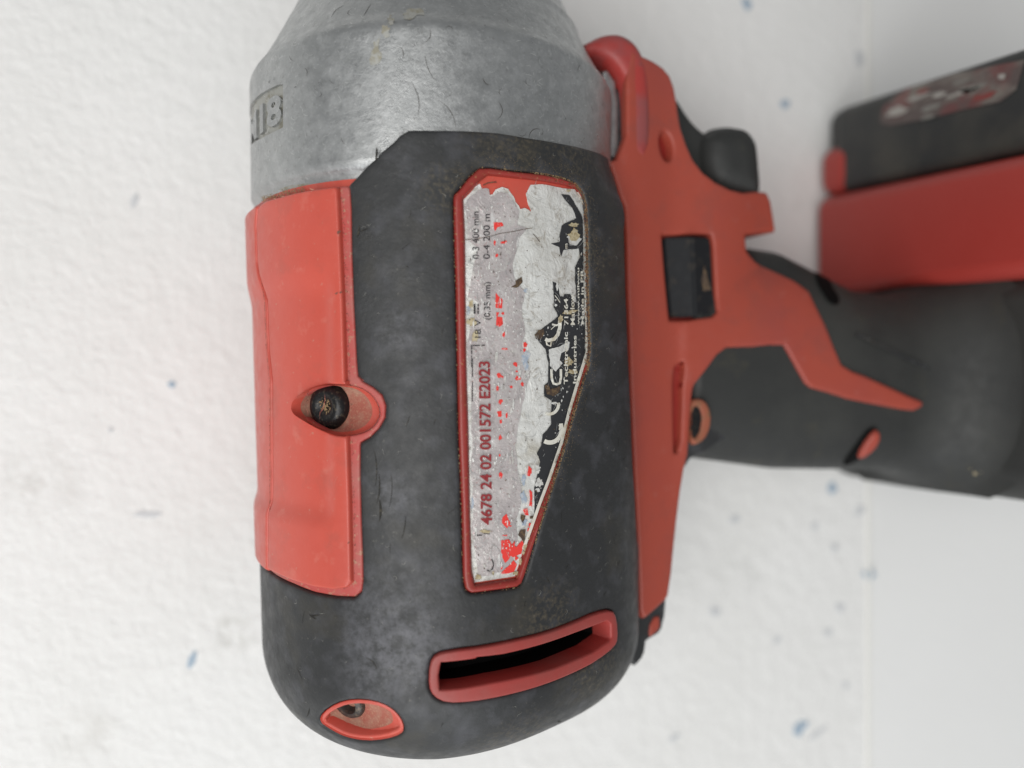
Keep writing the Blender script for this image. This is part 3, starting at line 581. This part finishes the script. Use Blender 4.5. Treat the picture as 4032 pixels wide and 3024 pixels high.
pts = near(grow(bo, .00025), 900, .00022); pts = np.concatenate([pts, near(grow(bo, .0001), 3500, .00025, cond=lambda p: p[:,0] > umid+.001)])
crumbs('rim_dirt', BODY, pts, .00014, .0009, 'dirt', bezel)
pr = near(grow(bo, -.0004), 2600, .00030, cond=lambda p: (p[:,0] > umid+.002)&(p[:,1] > -.022)); crumbs('rust_grime', BODY, pr, .00016, .00100, 'rust', bezel, .25)
pts = near(grow(bo, .0012), 2600, .0007, cond=lambda p: (p[:,1] > bo[:,1].max()-.004)|(p[:,0] > umid+.006))
crumbs('rim_dirt', BODY, pts, .00006, .00122, 'dirt', rubber, .3)

# ---------------------------------------------------------------- gear case
def prof_norm(V): return V
uN = U
emb_out = chaikin(on(CASE, X('R', 640,330, 600,330, 480,380, 330,455, 200,560, 110,670, 85,760)), 0)
cg = np.array([[-.03,.0325],[U*1.12,.0325],[U*1.12,.0885],[-.03,.0885]])
ev0 = float(emb_out[-1,1]); 
embn = on(CASE, X('R', 640,340, 560,345, 440,405, 300,480, 200,560, 120,660)); emb_b = on(CASE, X('R', 640,1040, 560,1085, 420,1150, 280,1230, 160,1290, 105,1370))
emb = cat(embn, np.array([[-.008, embn[-1,1]-.0003],[-.008, emb_b[-1,1]-.0003]]), emb_b[::-1])
shell('gear_case', CASE, cg, [emb], 0, 0, 0, .0009, .0005, .0006, .0006, 'metal', tool,
      extra=lambda V: .00016*np.sin(V[:,0]*600)*np.sin(V[:,1]*500)*0 + .0004*np.exp(-((V[:,1]-.0700)/.0007)**2)*sstep(U*.55,U*.7,V[:,0]))
case = bpy.data.objects['gear_case']
shell('badge_recess', CASE, grow(emb,.0004), (), -.0006, .0001, 0, .001, .0005, 0, None, 'metal_cut', case)
# raised characters in the recess, laid straight in surface coordinates
def text_uv(name, sf, s, o, w_, h_, off, dep, mat, parent):
    cu = bpy.data.curves.new('txt', 'FONT'); cu.body = s; cu.size = 1; cu.offset = .035; cu.resolution_u = 4; cu.extrude = .5
    ob = bpy.data.objects.new('txt', cu); C.objects.link(ob); bpy.context.view_layer.update()
    me = ob.to_mesh(); v = np.array([x.co[:] for x in me.vertices]); f = [tuple(p.vertices) for p in me.polygons]; ob.to_mesh_clear(); bpy.data.objects.remove(ob)
    x0, x1 = v[:,0].min(), v[:,0].max(); uv = np.stack([o[0]+(v[:,0]-x1)/(x1-x0)*w_, o[1]+v[:,1]/.7*h_],1)
    W = sf.pos(uv)+sf.normal(uv)*(off+(v[:,2]+.5)*dep)[:,None]; return link(name, mesh_of(name, W, f), mat, parent, False)
e8 = on(CASE, X('R', 610,860, 540,1010))[0]; t8 = on(CASE, X('R', 590,510))[0]; uL = on(CASE, X('R', 330,850))[0][0]
text_uv('embossed_text', CASE, 'M18', (e8[0], e8[1]-.0008), .0175, t8[1]-e8[1]+.0010, -.0006, .0006, 'metal', case)
# scratches and pits in the casting
it = []; 
for _ in range(520):
    it.append((RNG.uniform(.004,U*.85), RNG.uniform(.038,.072), RNG.uniform(0,3.14), RNG.uniform(.0004,.0016), RNG.uniform(.00004,.00011), RNG.uniform(-1,1)))
slivers('fine_scratches', CASE, it, .00004, 'scratch_light', case)
it = [(RNG.uniform(.004,U*.85), RNG.uniform(.038,.073), RNG.normal(1.57,.7), RNG.uniform(.0003,.0017), RNG.uniform(.00004,.00010), RNG.uniform(-2,2)) for _ in range(60)]
for x, y, an, ln in [(965,330,-1.2,.0045),(920,480,-1.4,.006),(1075,540,-1.0,.005),(1240,400,-.8,.0016),(845,250,-1.3,.002),(975,180,1.2,.0025),(1325,540,1.5,.003),(1470,630,.7,.003),(670,50,1.3,.003),(520,50,.9,.003)]:
    q = on(CASE, X('A', x, y))[0]; it.append((q[0], q[1], an, ln, .00012, RNG.uniform(-1.2,1.2)))
slivers('dark_scratches', CASE, it, .00005, 'scratch_dark', case)
st_c = [blob(900+x*.8137, y*.8137, rx*.8137, ry*.8137, i, .5) for i, (x,y,rx,ry) in enumerate([(720,255,22,60),(700,300,12,30),(760,150,20,30),(880,65,60,22),(780,100,20,20),(320,905,80,12),(300,920,50,8)])]
decal_px('oil_stain', CASE, [ragged(p, 5, 9, i) for i, p in enumerate(st_c)], .00003, 'stain_case' if 'stain_case' in M else 'metal_dirty', case)
# dirty joint between casting and red panel
q = resample(on(BODY, pan_top, X('B', 975,62)), .0001)[:140]
crumbs('joint_dirt', BODY, near(q, 380, .0003), .00012, .0006, 'dirt', case)
# flange behind the case; added dark piece stands in for the gap's shade
shell('flange', Flat(.0488), Flat(.0488).hit(X('G', 120,340, 160,330, 215,420, 238,560, 242,800, 245,955, 200,975, 165,960, 120,700)), (), 0, .001, .0006, .001, .0005, .018, None, 'metal', tool)
shell('gap_shade_piece', Flat(.0455), Flat(.0455).hit(X('G', 20,240, 90,270, 160,330, 225,440, 250,560, 250,900, 100,900)), (), 0, .001, .0006, .001, .0005, .014, None, 'rubber_dark', tool)

# ---------------------------------------------------------------- side cover under the frame (dark), red frame, grip
side = cat(X('W', 1325,300), X('G', 300,300, 560,330, 640,420, 660,560), X('H', 900,300), X('H', 1000,1659), X('K', 560,398, 540,403, 480,430, 440,490, 410,560, 385,680, 397,735, 370,760, 365,900, 358,1100, 345,1300, 330,1372, 313,1400, 250,1440, 240,1520, 190,1580), X('Z', 2440,2560), X('Z', 2350,2400, 2350,1500, 2350,700))
shell('side_cover', FRAME, on(FRAME, side), (), -.0038, .0012, .0008, .0018, .0008, .028, None, 'rubber', tool)
RFo = cat(X('G', 330,180, 420,225, 500,262, 570,310, 620,370, 650,450, 670,560, 680,640, 700,750, 740,870, 790,980, 860,1070, 950,1140, 1050,1190, 1150,1215, 1240,1205, 1320,1210, 1350,1280, 1370,1400, 1385,1500),
          X('H', 1190,205, 980,228, 990,350, 1050,420, 1200,500, 1330,560, 1440,640, 1500,760, 1560,880, 1620,1030, 1680,1170, 1760,1220, 1843,1250),
          X('J', 750,690, 900,760, 1000,800, 985,835, 940,858, 860,850, 700,820, 500,780, 380,740, 270,710, 230,680, 180,590, 130,500, 90,430, 0,428), X('H', 1050,1042, 850,1047, 780,1100, 700,1210, 620,1310, 600,1370),
          X('K', 458,5, 440,160, 430,340, 425,400, 405,480, 385,600, 365,760, 350,900, 335,1050, 315,1180, 250,1240, 185,1295, 165,1250, 160,1100, 150,850, 130,450, 110,0), X('H', 140,1000, 125,600, 118,300), X('G', 305,1659, 300,1500, 290,1320, 255,1240, 215,1110, 175,985, 230,975, 300,800, 300,400))
hole_e = blob(2300+590*.5425, 100+880*.5425, 26, 60, 1, 0)
hole_e = np.stack([hole_e[:,0]+(hole_e[:,1]-577)*.13, hole_e[:,1]],1)
hole_s = X('H', 375,228, 560,232, 735,228, 748,300, 778,790, 740,825, 640,835, 560,850, 430,850, 400,540)
hole_g = cat(X('H', 463,1230, 470,1190, 528,1150, 540,1200), X('K', 392,20, 390,150, 382,330, 365,392, 350,390, 345,200, 343,20))
frame = shell('red_frame', FRAME, on(FRAME, RFo), [chaikin(on(FRAME, hole_e),1), on(FRAME, hole_s), on(FRAME, hole_g)], -.0006, .0010, .0007, .0012, .0006, .0016, .0030, 'red_satin', tool)
shell('frame_edge', FRAME, on(FRAME, X('G', 330,180, 420,225, 500,262, 570,310, 620,370, 650,450, 670,560, 680,640, 700,750, 740,870, 790,980, 860,1070, 950,1140, 1050,1190, 1150,1215, 1240,1205, 1320,1210, 1350,1280, 1370,1400, 1385,1500, 1150,1510), X('H', 800,200, 560,150), X('G', 420,900, 360,400)), [chaikin(on(FRAME, hole_e),1)*1.0], -.0012, .0008, .0005, .002, .0008, .022, .004, 'red_satin', frame)
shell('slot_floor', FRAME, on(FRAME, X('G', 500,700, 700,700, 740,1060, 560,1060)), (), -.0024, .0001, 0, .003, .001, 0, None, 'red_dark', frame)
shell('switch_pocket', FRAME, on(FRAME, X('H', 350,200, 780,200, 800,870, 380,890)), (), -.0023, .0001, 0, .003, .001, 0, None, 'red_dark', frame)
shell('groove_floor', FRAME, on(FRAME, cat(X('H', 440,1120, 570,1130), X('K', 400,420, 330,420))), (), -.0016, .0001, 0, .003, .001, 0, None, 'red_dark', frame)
# forward / reverse switch: ridge prism
def prism(name, px_loops, mat, parent):
    """px_loops: [(pixel points, height)] stacked rings -> solid"""
    rows = [Flat(z).pos(Flat(z).hit(p)) for p, z in px_loops]; n = len(rows[0]); V = np.concatenate(rows); F = []
    for i in range(len(rows)-1):
        for k in range(n): k2 = (k+1) % n; F.append((i*n+k, i*n+k2, (i+1)*n+k2, (i+1)*n+k))
    F.append(tuple((len(rows)-1)*n+k for k in range(n)))
    o = link(name, mesh_of(name, V, F), mat, parent, False); bm = bmesh.new(); bm.from_mesh(o.data); bmesh.ops.recalc_face_normals(bm, faces=bm.faces); bm.to_mesh(o.data); bm.free(); return o
def sw():
    # left low edge, ridge, right edge: pixel corners with own heights
    A = lambda k,x,y,z: Flat(z).pos(Flat(z).hit(X(k,x,y)))[0]
    zl, zr, zt = .0488, .0504, .0516; top = [A('H',388,248,zl), A('H',598,240,zt), A('H',725,246,zr), A('H',738,300,zr), A('H',764,770,zr), A('H',745,800,zr), A('H',622,820,zt), A('H',440,828,zl)]
    bot = [Vector(p)-Vector((0,0,.006)) for p in top]; bm = bmesh.new(); t = [bm.verts.new(p) for p in top]; b = [bm.verts.new(p) for p in bot]
    bm.faces.new([t[0],t[7],t[6],t[1]]); bm.faces.new([t[1],t[6],t[5],t[4],t[3],t[2]])
    for i in range(8): bm.faces.new([t[i], t[(i+1)%8], b[(i+1)%8], b[i]])
    bm.faces.new(b); bmesh.ops.recalc_face_normals(bm, faces=bm.faces); bmesh.ops.bevel(bm, geom=list(bm.edges), offset=.0004, segments=3, affect='EDGES', clamp_overlap=True)
    me = bpy.data.meshes.new('direction_switch'); bm.to_mesh(me); bm.free(); return link('direction_switch', me, 'switch', tool)
swo = sw(); swo.data.set_sharp_from_angle(angle=math.radians(40))
P50 = Flat(.05095)
shell('arrow_mark', P50, P50.hit(X('H', 685,450, 705,520, 712,560, 740,630, 680,640, 668,560)), (), 0, .0001, 0, .001, .0005, 0, None, 'dirt_dark', swo)
# trigger and guard
TR = Flat(.0430)
shell('trigger', TR, chaikin(TR.hit(X('G', 860,790, 920,755, 1050,742, 1130,772, 1180,830, 1215,900, 1228,1050, 1240,1200, 1230,1300, 900,1250, 800,1050, 800,850)),2), (), 0, .0055, .0050, .0012, .0006, .016, None, 'rubber_dark', tool)
TG = Flat(.0425)
shell('trigger_guard', TG, chaikin(TG.hit(X('G', 600,480, 665,560, 720,650, 780,730, 850,790, 950,860, 950,1250, 700,1100, 600,800)),1), (), 0, .002, .0018, .0012, .0006, .014, None, 'rubber_dark', tool)
# bumper loop: swept bar
def tube(name, pts, rad, mat, parent, seg=20, ell=1.0):
    P = np.array(pts, float); t0 = np.linspace(0,1,len(P)); tt = np.linspace(0,1,60)
    def cr_(i):  # smooth interpolation
        from numpy import interp
        return interp(tt, t0, P[:,i])
    Q = np.stack([cr_(i) for i in range(3)],1)
    for _ in range(12): Q[1:-1] = .25*Q[:-2]+.5*Q[1:-1]+.25*Q[2:]
    Rr = np.interp(tt, t0, rad); V = []; F = []
    for i in range(len(Q)):
        d = Vector(Q[min(i+1,59)]-Q[max(i-1,0)]).normalized(); z = Vector((0,0,1)); a = d.cross(z).normalized(); b = a.cross(d)
        for k in range(seg):
            an = 2*math.pi*k/seg; V.append(Vector(Q[i]) + a*math.cos(an)*Rr[i] + b*math.sin(an)*Rr[i]*ell)
    for i in range(59):
        for k in range(seg): k2 = (k+1)%seg; F.append((i*seg+k, i*seg+k2, (i+1)*seg+k2, (i+1)*seg+k))
    F.append(tuple(range(seg))); F.append(tuple(59*seg+k for k in range(seg))[::-1]); o = link(name, mesh_of(name, V, F), mat, parent)
    bm = bmesh.new(); bm.from_mesh(o.data); bmesh.ops.recalc_face_normals(bm, faces=bm.faces); bm.to_mesh(o.data); bm.free(); return o
zl = .0500; LP = Flat(zl)
lp = LP.pos(LP.hit(X('G', -120,330, -40,240, 60,190, 180,180, 262,240, 315,350, 338,480, 345,620, 343,780, 338,900, 330,960, 322,1010)))
M['red_loop'] = pmat('worn_red_loop', (.36,.040,.034), .45, layers=[(90,.42,.62,(.24,.075,.075),.75),(400,.6,.7,(.16,.08,.07),.5)], bumps=[(900,.00004)], rvar=.08)
LPz = Flat(.0478)
shell('bumper_loop', LPz, chaikin(LPz.hit(X('G', -60,190, 0,160, 90,115, 180,103, 260,130, 330,185, 380,270, 418,380, 432,600, 433,880, 405,1005, 370,1036, 300,1005, 252,975, 246,850, 240,600, 215,430, 150,330, 80,280, 0,265, -60,290)), 1), (), 0, .0046, .0024, .0008, .0005, .006, None, 'red_loop', tool)
# screw boss at the grip corner
ring_o = chaikin(on(FRAME, X('K', 436,112, 470,95, 510,105, 540,150, 548,215, 530,290, 490,338, 440,350, 434,250)), 1)
ring_i = chaikin(on(FRAME, X('K', 446,150, 472,135, 492,170, 494,225, 478,290, 448,318, 440,240)), 1)
b0 = shell('screw_boss', FRAME, ring_o, [ring_i], 0, .0007, .0005, .001, .0004, .001, .0012, 'boss', tool)
shell('boss_socket', FRAME, grow(ring_i, .0004), (), .0003, .0001, 0, .001, .0005, 0, None, 'black', b0)
sh = Flat(.0478)
shell('corner_clip', FRAME, on(FRAME, X('K', 258,1392, 262,1350, 283,1305, 308,1296, 312,1350, 304,1375, 262,1412)), (), -.0027, .0005, .0003, .001, .0004, .001, None, 'red_satin', tool)
# grip: superellipse loft
secs = []; n = 72
for x in np.r_[np.linspace(.0775,.132,34), np.linspace(.1325,.1438,30)]:
    yc = np.interp(x, [.065,.080,.103,.123,.140,.152], [.0085,.0082,.0055,.0010,.000,.000]); wd = np.interp(x, [.065,.080,.103,.123,.140,.152], [.0255,.0245,.0252,.0215,.0215,.0215])
    T = .0143; fl = max(0, (x-.1318)/.0120); fl = min(fl,1); f_ = (1-math.sqrt(max(0,1-fl*fl))); T += f_*.017; wd += f_*.0080
    r = []
    for k in range(n):
        a = 2*math.pi*k/n; c_, s_ = math.cos(a), math.sin(a); e_ = 2/2.5
        zz = .036+(T-.0004)*abs(s_)**e_*(1 if s_ > 0 else -1); r.append((x+fl*max(0,zz-.006)*.12, min(.0262, max(-.0262, yc+wd*abs(c_)**e_*(1 if c_ > 0 else -1))) if x > .12 else yc+wd*abs(c_)**e_*(1 if c_ > 0 else -1), zz))
    secs.append(r)
V = [p for r in secs for p in r]; F = [(i*n+k, i*n+(k+1)%n, (i+1)*n+(k+1)%n, (i+1)*n+k) for i in range(len(secs)-1) for k in range(n)]
F.append(tuple(range(n)))
grip = link('grip', mesh_of('grip', V, F), 'rubber_dark', tool)
bm = bmesh.new(); bm.from_mesh(grip.data); bmesh.ops.recalc_face_normals(bm, faces=bm.faces); bm.to_mesh(grip.data); bm.free()
class Grip(Surf):
    def h(self, x, y): return hand(x, y)
    def f(self, p): return p[:,2] - self.h(p[:,0], p[:,1])
    def uv(self, p): return p[:,:2].copy()
    def pos(self, uv): return np.stack([uv[:,0], uv[:,1], self.h(uv[:,0], uv[:,1])], 1)
GS = Grip()
shell('grip_hollow_shade', GS, chaikin(GS.hit(X('H', 1480,500, 1530,510, 1600,590, 1670,690, 1660,740, 1600,730, 1550,660, 1500,570)),1), (), 0, .00008, 0, .001, .0006, 0, None, 'void', grip)  # flush near-black sheet paints the hollow's shade; nothing is cut in
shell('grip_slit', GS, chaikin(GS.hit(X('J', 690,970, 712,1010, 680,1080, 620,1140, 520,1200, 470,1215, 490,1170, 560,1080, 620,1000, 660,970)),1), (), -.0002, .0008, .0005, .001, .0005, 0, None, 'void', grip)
shell('grip_slit_insert', GS, chaikin(GS.hit(X('J', 660,975, 700,985, 690,1060, 620,1130, 550,1160, 580,1080)),1), (), .0004, .0012, .0008, .001, .0005, .001, None, 'red_satin', grip)
decal_px('scuff_line', GS, [stroke(X('J', 560,360, 650,400, 780,460, 900,520, 1050,590, 1200,660), 12)], .0001, 'scuff' if 'scuff' in M else 'rubber', grip)
# ---------------------------------------------------------------- foot and battery
def rbox(name, x0,x1,y0,y1,z0,z1, bev, mat, parent):
    return slab(name, x0,x1,y0,y1,z0,z1, mat, parent, None, bev)
M['foot_red'] = pmat('red_foot_plastic', (.38,.042,.032), .45, layers=[(40,.45,.65,(.40,.045,.035),.6)], bumps=[(1500,.00003)], rvar=.06)
foot = rbox('foot_rubber', .1430,.215,-.0266,.0262,.0012,.0735,.0080,'rubber_dark',tool)
rbox('foot_band', .1440,.214,.0245,.0520,.0022,.0728,.0040,'foot_red',tool)
batt = rbox('battery_pack', .1485,.215,.0500,.0775,.0015,.0735,.0045,'batt_black',tool)
rbox('battery_shell', .1455,.214,.0524,.0660,.0022,.0150,.0038,'foot_red',batt)
rbox('battery_face', .1460,.200,.0524,.0765,.0085,.0733,.0032,'batt_black',batt)
BF = Face(.1434)
lab = shell('battery_label', BF, BF.hit(X('I', 720,640, 740,530, 900,410, 1200,318, 1659,225, 1600,420, 1500,500, 1300,540, 1000,615, 790,655)), (), 0, .0001, 0, .002, .001, .0003, None, 'batt_print', batt)
for i, (x, y, rx, ry, m_) in enumerate([(840,560,80,36,'smudge2'),(1110,455,60,26,'smudge2'),(1520,335,34,26,'smudge2'),(960,470,120,14,'smudge2'),(1250,440,150,14,'smudge2'),(1000,430,60,14,'smudge_red'),(1050,540,80,22,'smudge'),(1330,410,130,24,'smudge'),(1030,600,55,16,'smudge'),(1250,370,90,12,'smudge'),(1400,465,110,24,'smudge_red')]):
    b_ = blob(3032+x*.6028, 100+y*.6028, rx*.6028*.8, ry*.6028*.8, i, .35); c_ = b_.mean(0); a_ = -.32; q = b_-c_; b_ = c_+np.stack([q[:,0]*math.cos(a_)-q[:,1]*math.sin(a_), q[:,0]*math.sin(a_)+q[:,1]*math.cos(a_)],1)
    shell('label_print', BF, BF.hit(b_), (), .00016, .0001, 0, .002, .001, 0, None, m_, lab)
for k, x, y, r in [('J',1340,1270,.0010),('J',1310,1240,.0006),('J',1380,1260,.0006)]:
    FF = Face(.1455); crumbs('dirt_spot', FF, FF.hit(X(k, x, y)), r, .0001, 'stain', foot, .2)

for v_ in foot.data.vertices: v_.co.x += max(0, v_.co.z-.006)*.12
for o_ in [bpy.data.objects[n_] for n_ in ('foot_band','battery_pack','battery_shell','battery_face')]:
    for v_ in o_.data.vertices:
        t_ = float(sstep(.055, .062, v_.co.y)); v_.co.x -= .0024
        v_.co.y *= (1.045 - 1.9*(v_.co.z-.005))*(1-t_) + (1.035 - 1.75*(v_.co.z-.005))*t_
# ---------------------------------------------------------------- wear on rubber: fibres, nicks, dust
it = [(RNG.uniform(.022,U*.84), RNG.uniform(-.055,.04), RNG.uniform(0,3.14), RNG.uniform(.0003,.0012), RNG.uniform(.00002,.00005), RNG.uniform(-2.5,2.5)) for _ in range(260)]
def clear(i, loops): 
    p = np.array([[q[0], q[1]] for q in i]); ok = inside(p, rub_uv)
    for l in loops: ok &= ~inside(p, grow(l, .0012))
    ok &= sdist(p, [rub_uv]) > .0015
    return [q for q, o in zip(i, ok) if o]
LPS = [w1, w2, vo, bo, pan_uv]
slivers('lint', BODY, clear(it, LPS), .00125, 'fibre', rubber)
it = [(RNG.uniform(.022,U*.84), RNG.uniform(-.055,.04), RNG.normal(1.4,.5), RNG.uniform(.0004,.003), RNG.uniform(.00005,.00012), RNG.uniform(-.8,.8)) for _ in range(70)]
nk = []
for k, x, y, an, ln, wd in [('C',985,560,1.62,.006,.00014),('C',1003,700,1.50,.005,.00022),('C',1010,840,1.57,.0035,.00040),('C',1080,720,1.5,.006,.00009),('C',1160,950,1.4,.004,.00014),('C',600,1520,.2,.0022,.00025),('A',730,755,1.5,.0022,.0004),('F',1460,635,-.5,.0022,.0004),('F',290,600,.9,.003,.0002),('B',1090,450,1.4,.002,.0003),('B',1130,440,.3,.0018,.0002),('F',310,150,-.3,.0018,.0003),('F',1590,155,.3,.002,.0003)]:
    q = on(BODY, X(k, x, y))[0]; nk.append((q[0], q[1], an, ln, wd, .25))
slivers('nicks', BODY, clear(it, LPS)+nk, .00126, 'nick_dark', rubber)
p = np.stack([RNG.uniform(.02,U*.85,1500), RNG.uniform(-.06,.041,1500)],1); q = [(a,b) for a,b in p]; p = np.array([[a[0],a[1]] for a in clear([(a,b) for a,b in q], LPS)])
crumbs('dust_specks', BODY, p, .00004, .0012, 'fibre', rubber, .4)
# wear on the red panel
pn = []
for k, x, y, an, ln, wd in [('B',455,1388,.3,.0016,.00028),('B',505,1478,-.6,.0016,.00028),('C',320,70,.2,.0014,.00016),('C',370,132,.5,.0020,.00016),('C',322,265,.1,.0015,.00018),('C',368,362,.9,.0016,.00030),('C',388,25,1.0,.0010,.0002),
     ('B',885,450,.2,.0016,.0005),('B',900,942,.2,.0014,.0004),('C',755,920,.8,.0014,.0003),('C',775,1062,.4,.0012,.0003),('C',740,1300,1.2,.0016,.0003),('C',485,1255,1.5,.0018,.0002),('C',600,1240,-1,.0015,.0002),('B',560,625,.8,.0010,.0002),('C',400,1235,1.4,.0020,.00012),('C',655,1280,-.9,.0014,.0002)]:
    q = on(BODYP, X(k, x, y))[0]; pn.append((q[0], q[1], an, ln, wd, .3))
side = bpy.data.objects['side_panel']; poff = lambda V: .0018 + pstep(V) + .00004
slivers('panel_nicks', BODY, pn, poff, 'nick', side)
def inpanel(l): p = np.array([[q[0], q[1]] for q in l]); ok = inside(p, main_uv) & (sdist(p, [main_uv, w1]) > .0012); return [q for q, o in zip(l, ok) if o]
lo_, hi_ = main_uv.min(0), main_uv.max(0)
slivers('panel_scratches', BODY, inpanel([(RNG.uniform(lo_[0],hi_[0]), RNG.uniform(lo_[1],hi_[1]), RNG.normal(1.3,.7), RNG.uniform(.0006,.0035), RNG.uniform(.00003,.00008), RNG.uniform(-.8,.8)) for _ in range(230)]), poff, 'red_scuff', side)
q = on(BODYP, X('B', 690,160))[0]; tn = [(q[0]+RNG.normal(0,.0011), q[1]+RNG.normal(0,.0006), RNG.normal(-.5,.5), RNG.uniform(.0004,.0014), .00009, RNG.uniform(-1,1)) for _ in range(26)]
q = on(BODYP, X('B', 420,190))[0]; tn += [(q[0]+RNG.normal(0,.0014), q[1]+RNG.normal(0,.0005), RNG.normal(-.4,.4), RNG.uniform(.0004,.0014), .00006, RNG.uniform(-1,1)) for _ in range(16)]
slivers('tan_scrapes', BODY, tn, poff, 'tan', side)
gl = resample(on(BODYP, gr), .0001)[:-80]; crumbs('groove_grime', BODY, near(gl, 700, .00012)+[[.0003,0]], .00008, .0008, 'dirt_dark', side, .3)
sl = resample(np.r_[seam], .0001)[:len(resample(np.r_[seam], .0001))//2]; crumbs('seam_grime', BODY, near(sl - [[.0002,0]], 900, .00007), .00007, .0015, 'dirt_dark', side, .3)
p = near(resample(on(BODY, X('C', 700,60, 850,90, 900,200, 830,300, 700,300)), .0002), 500, .0012)
p = p[inside(p, grow(w1,-.0012))]
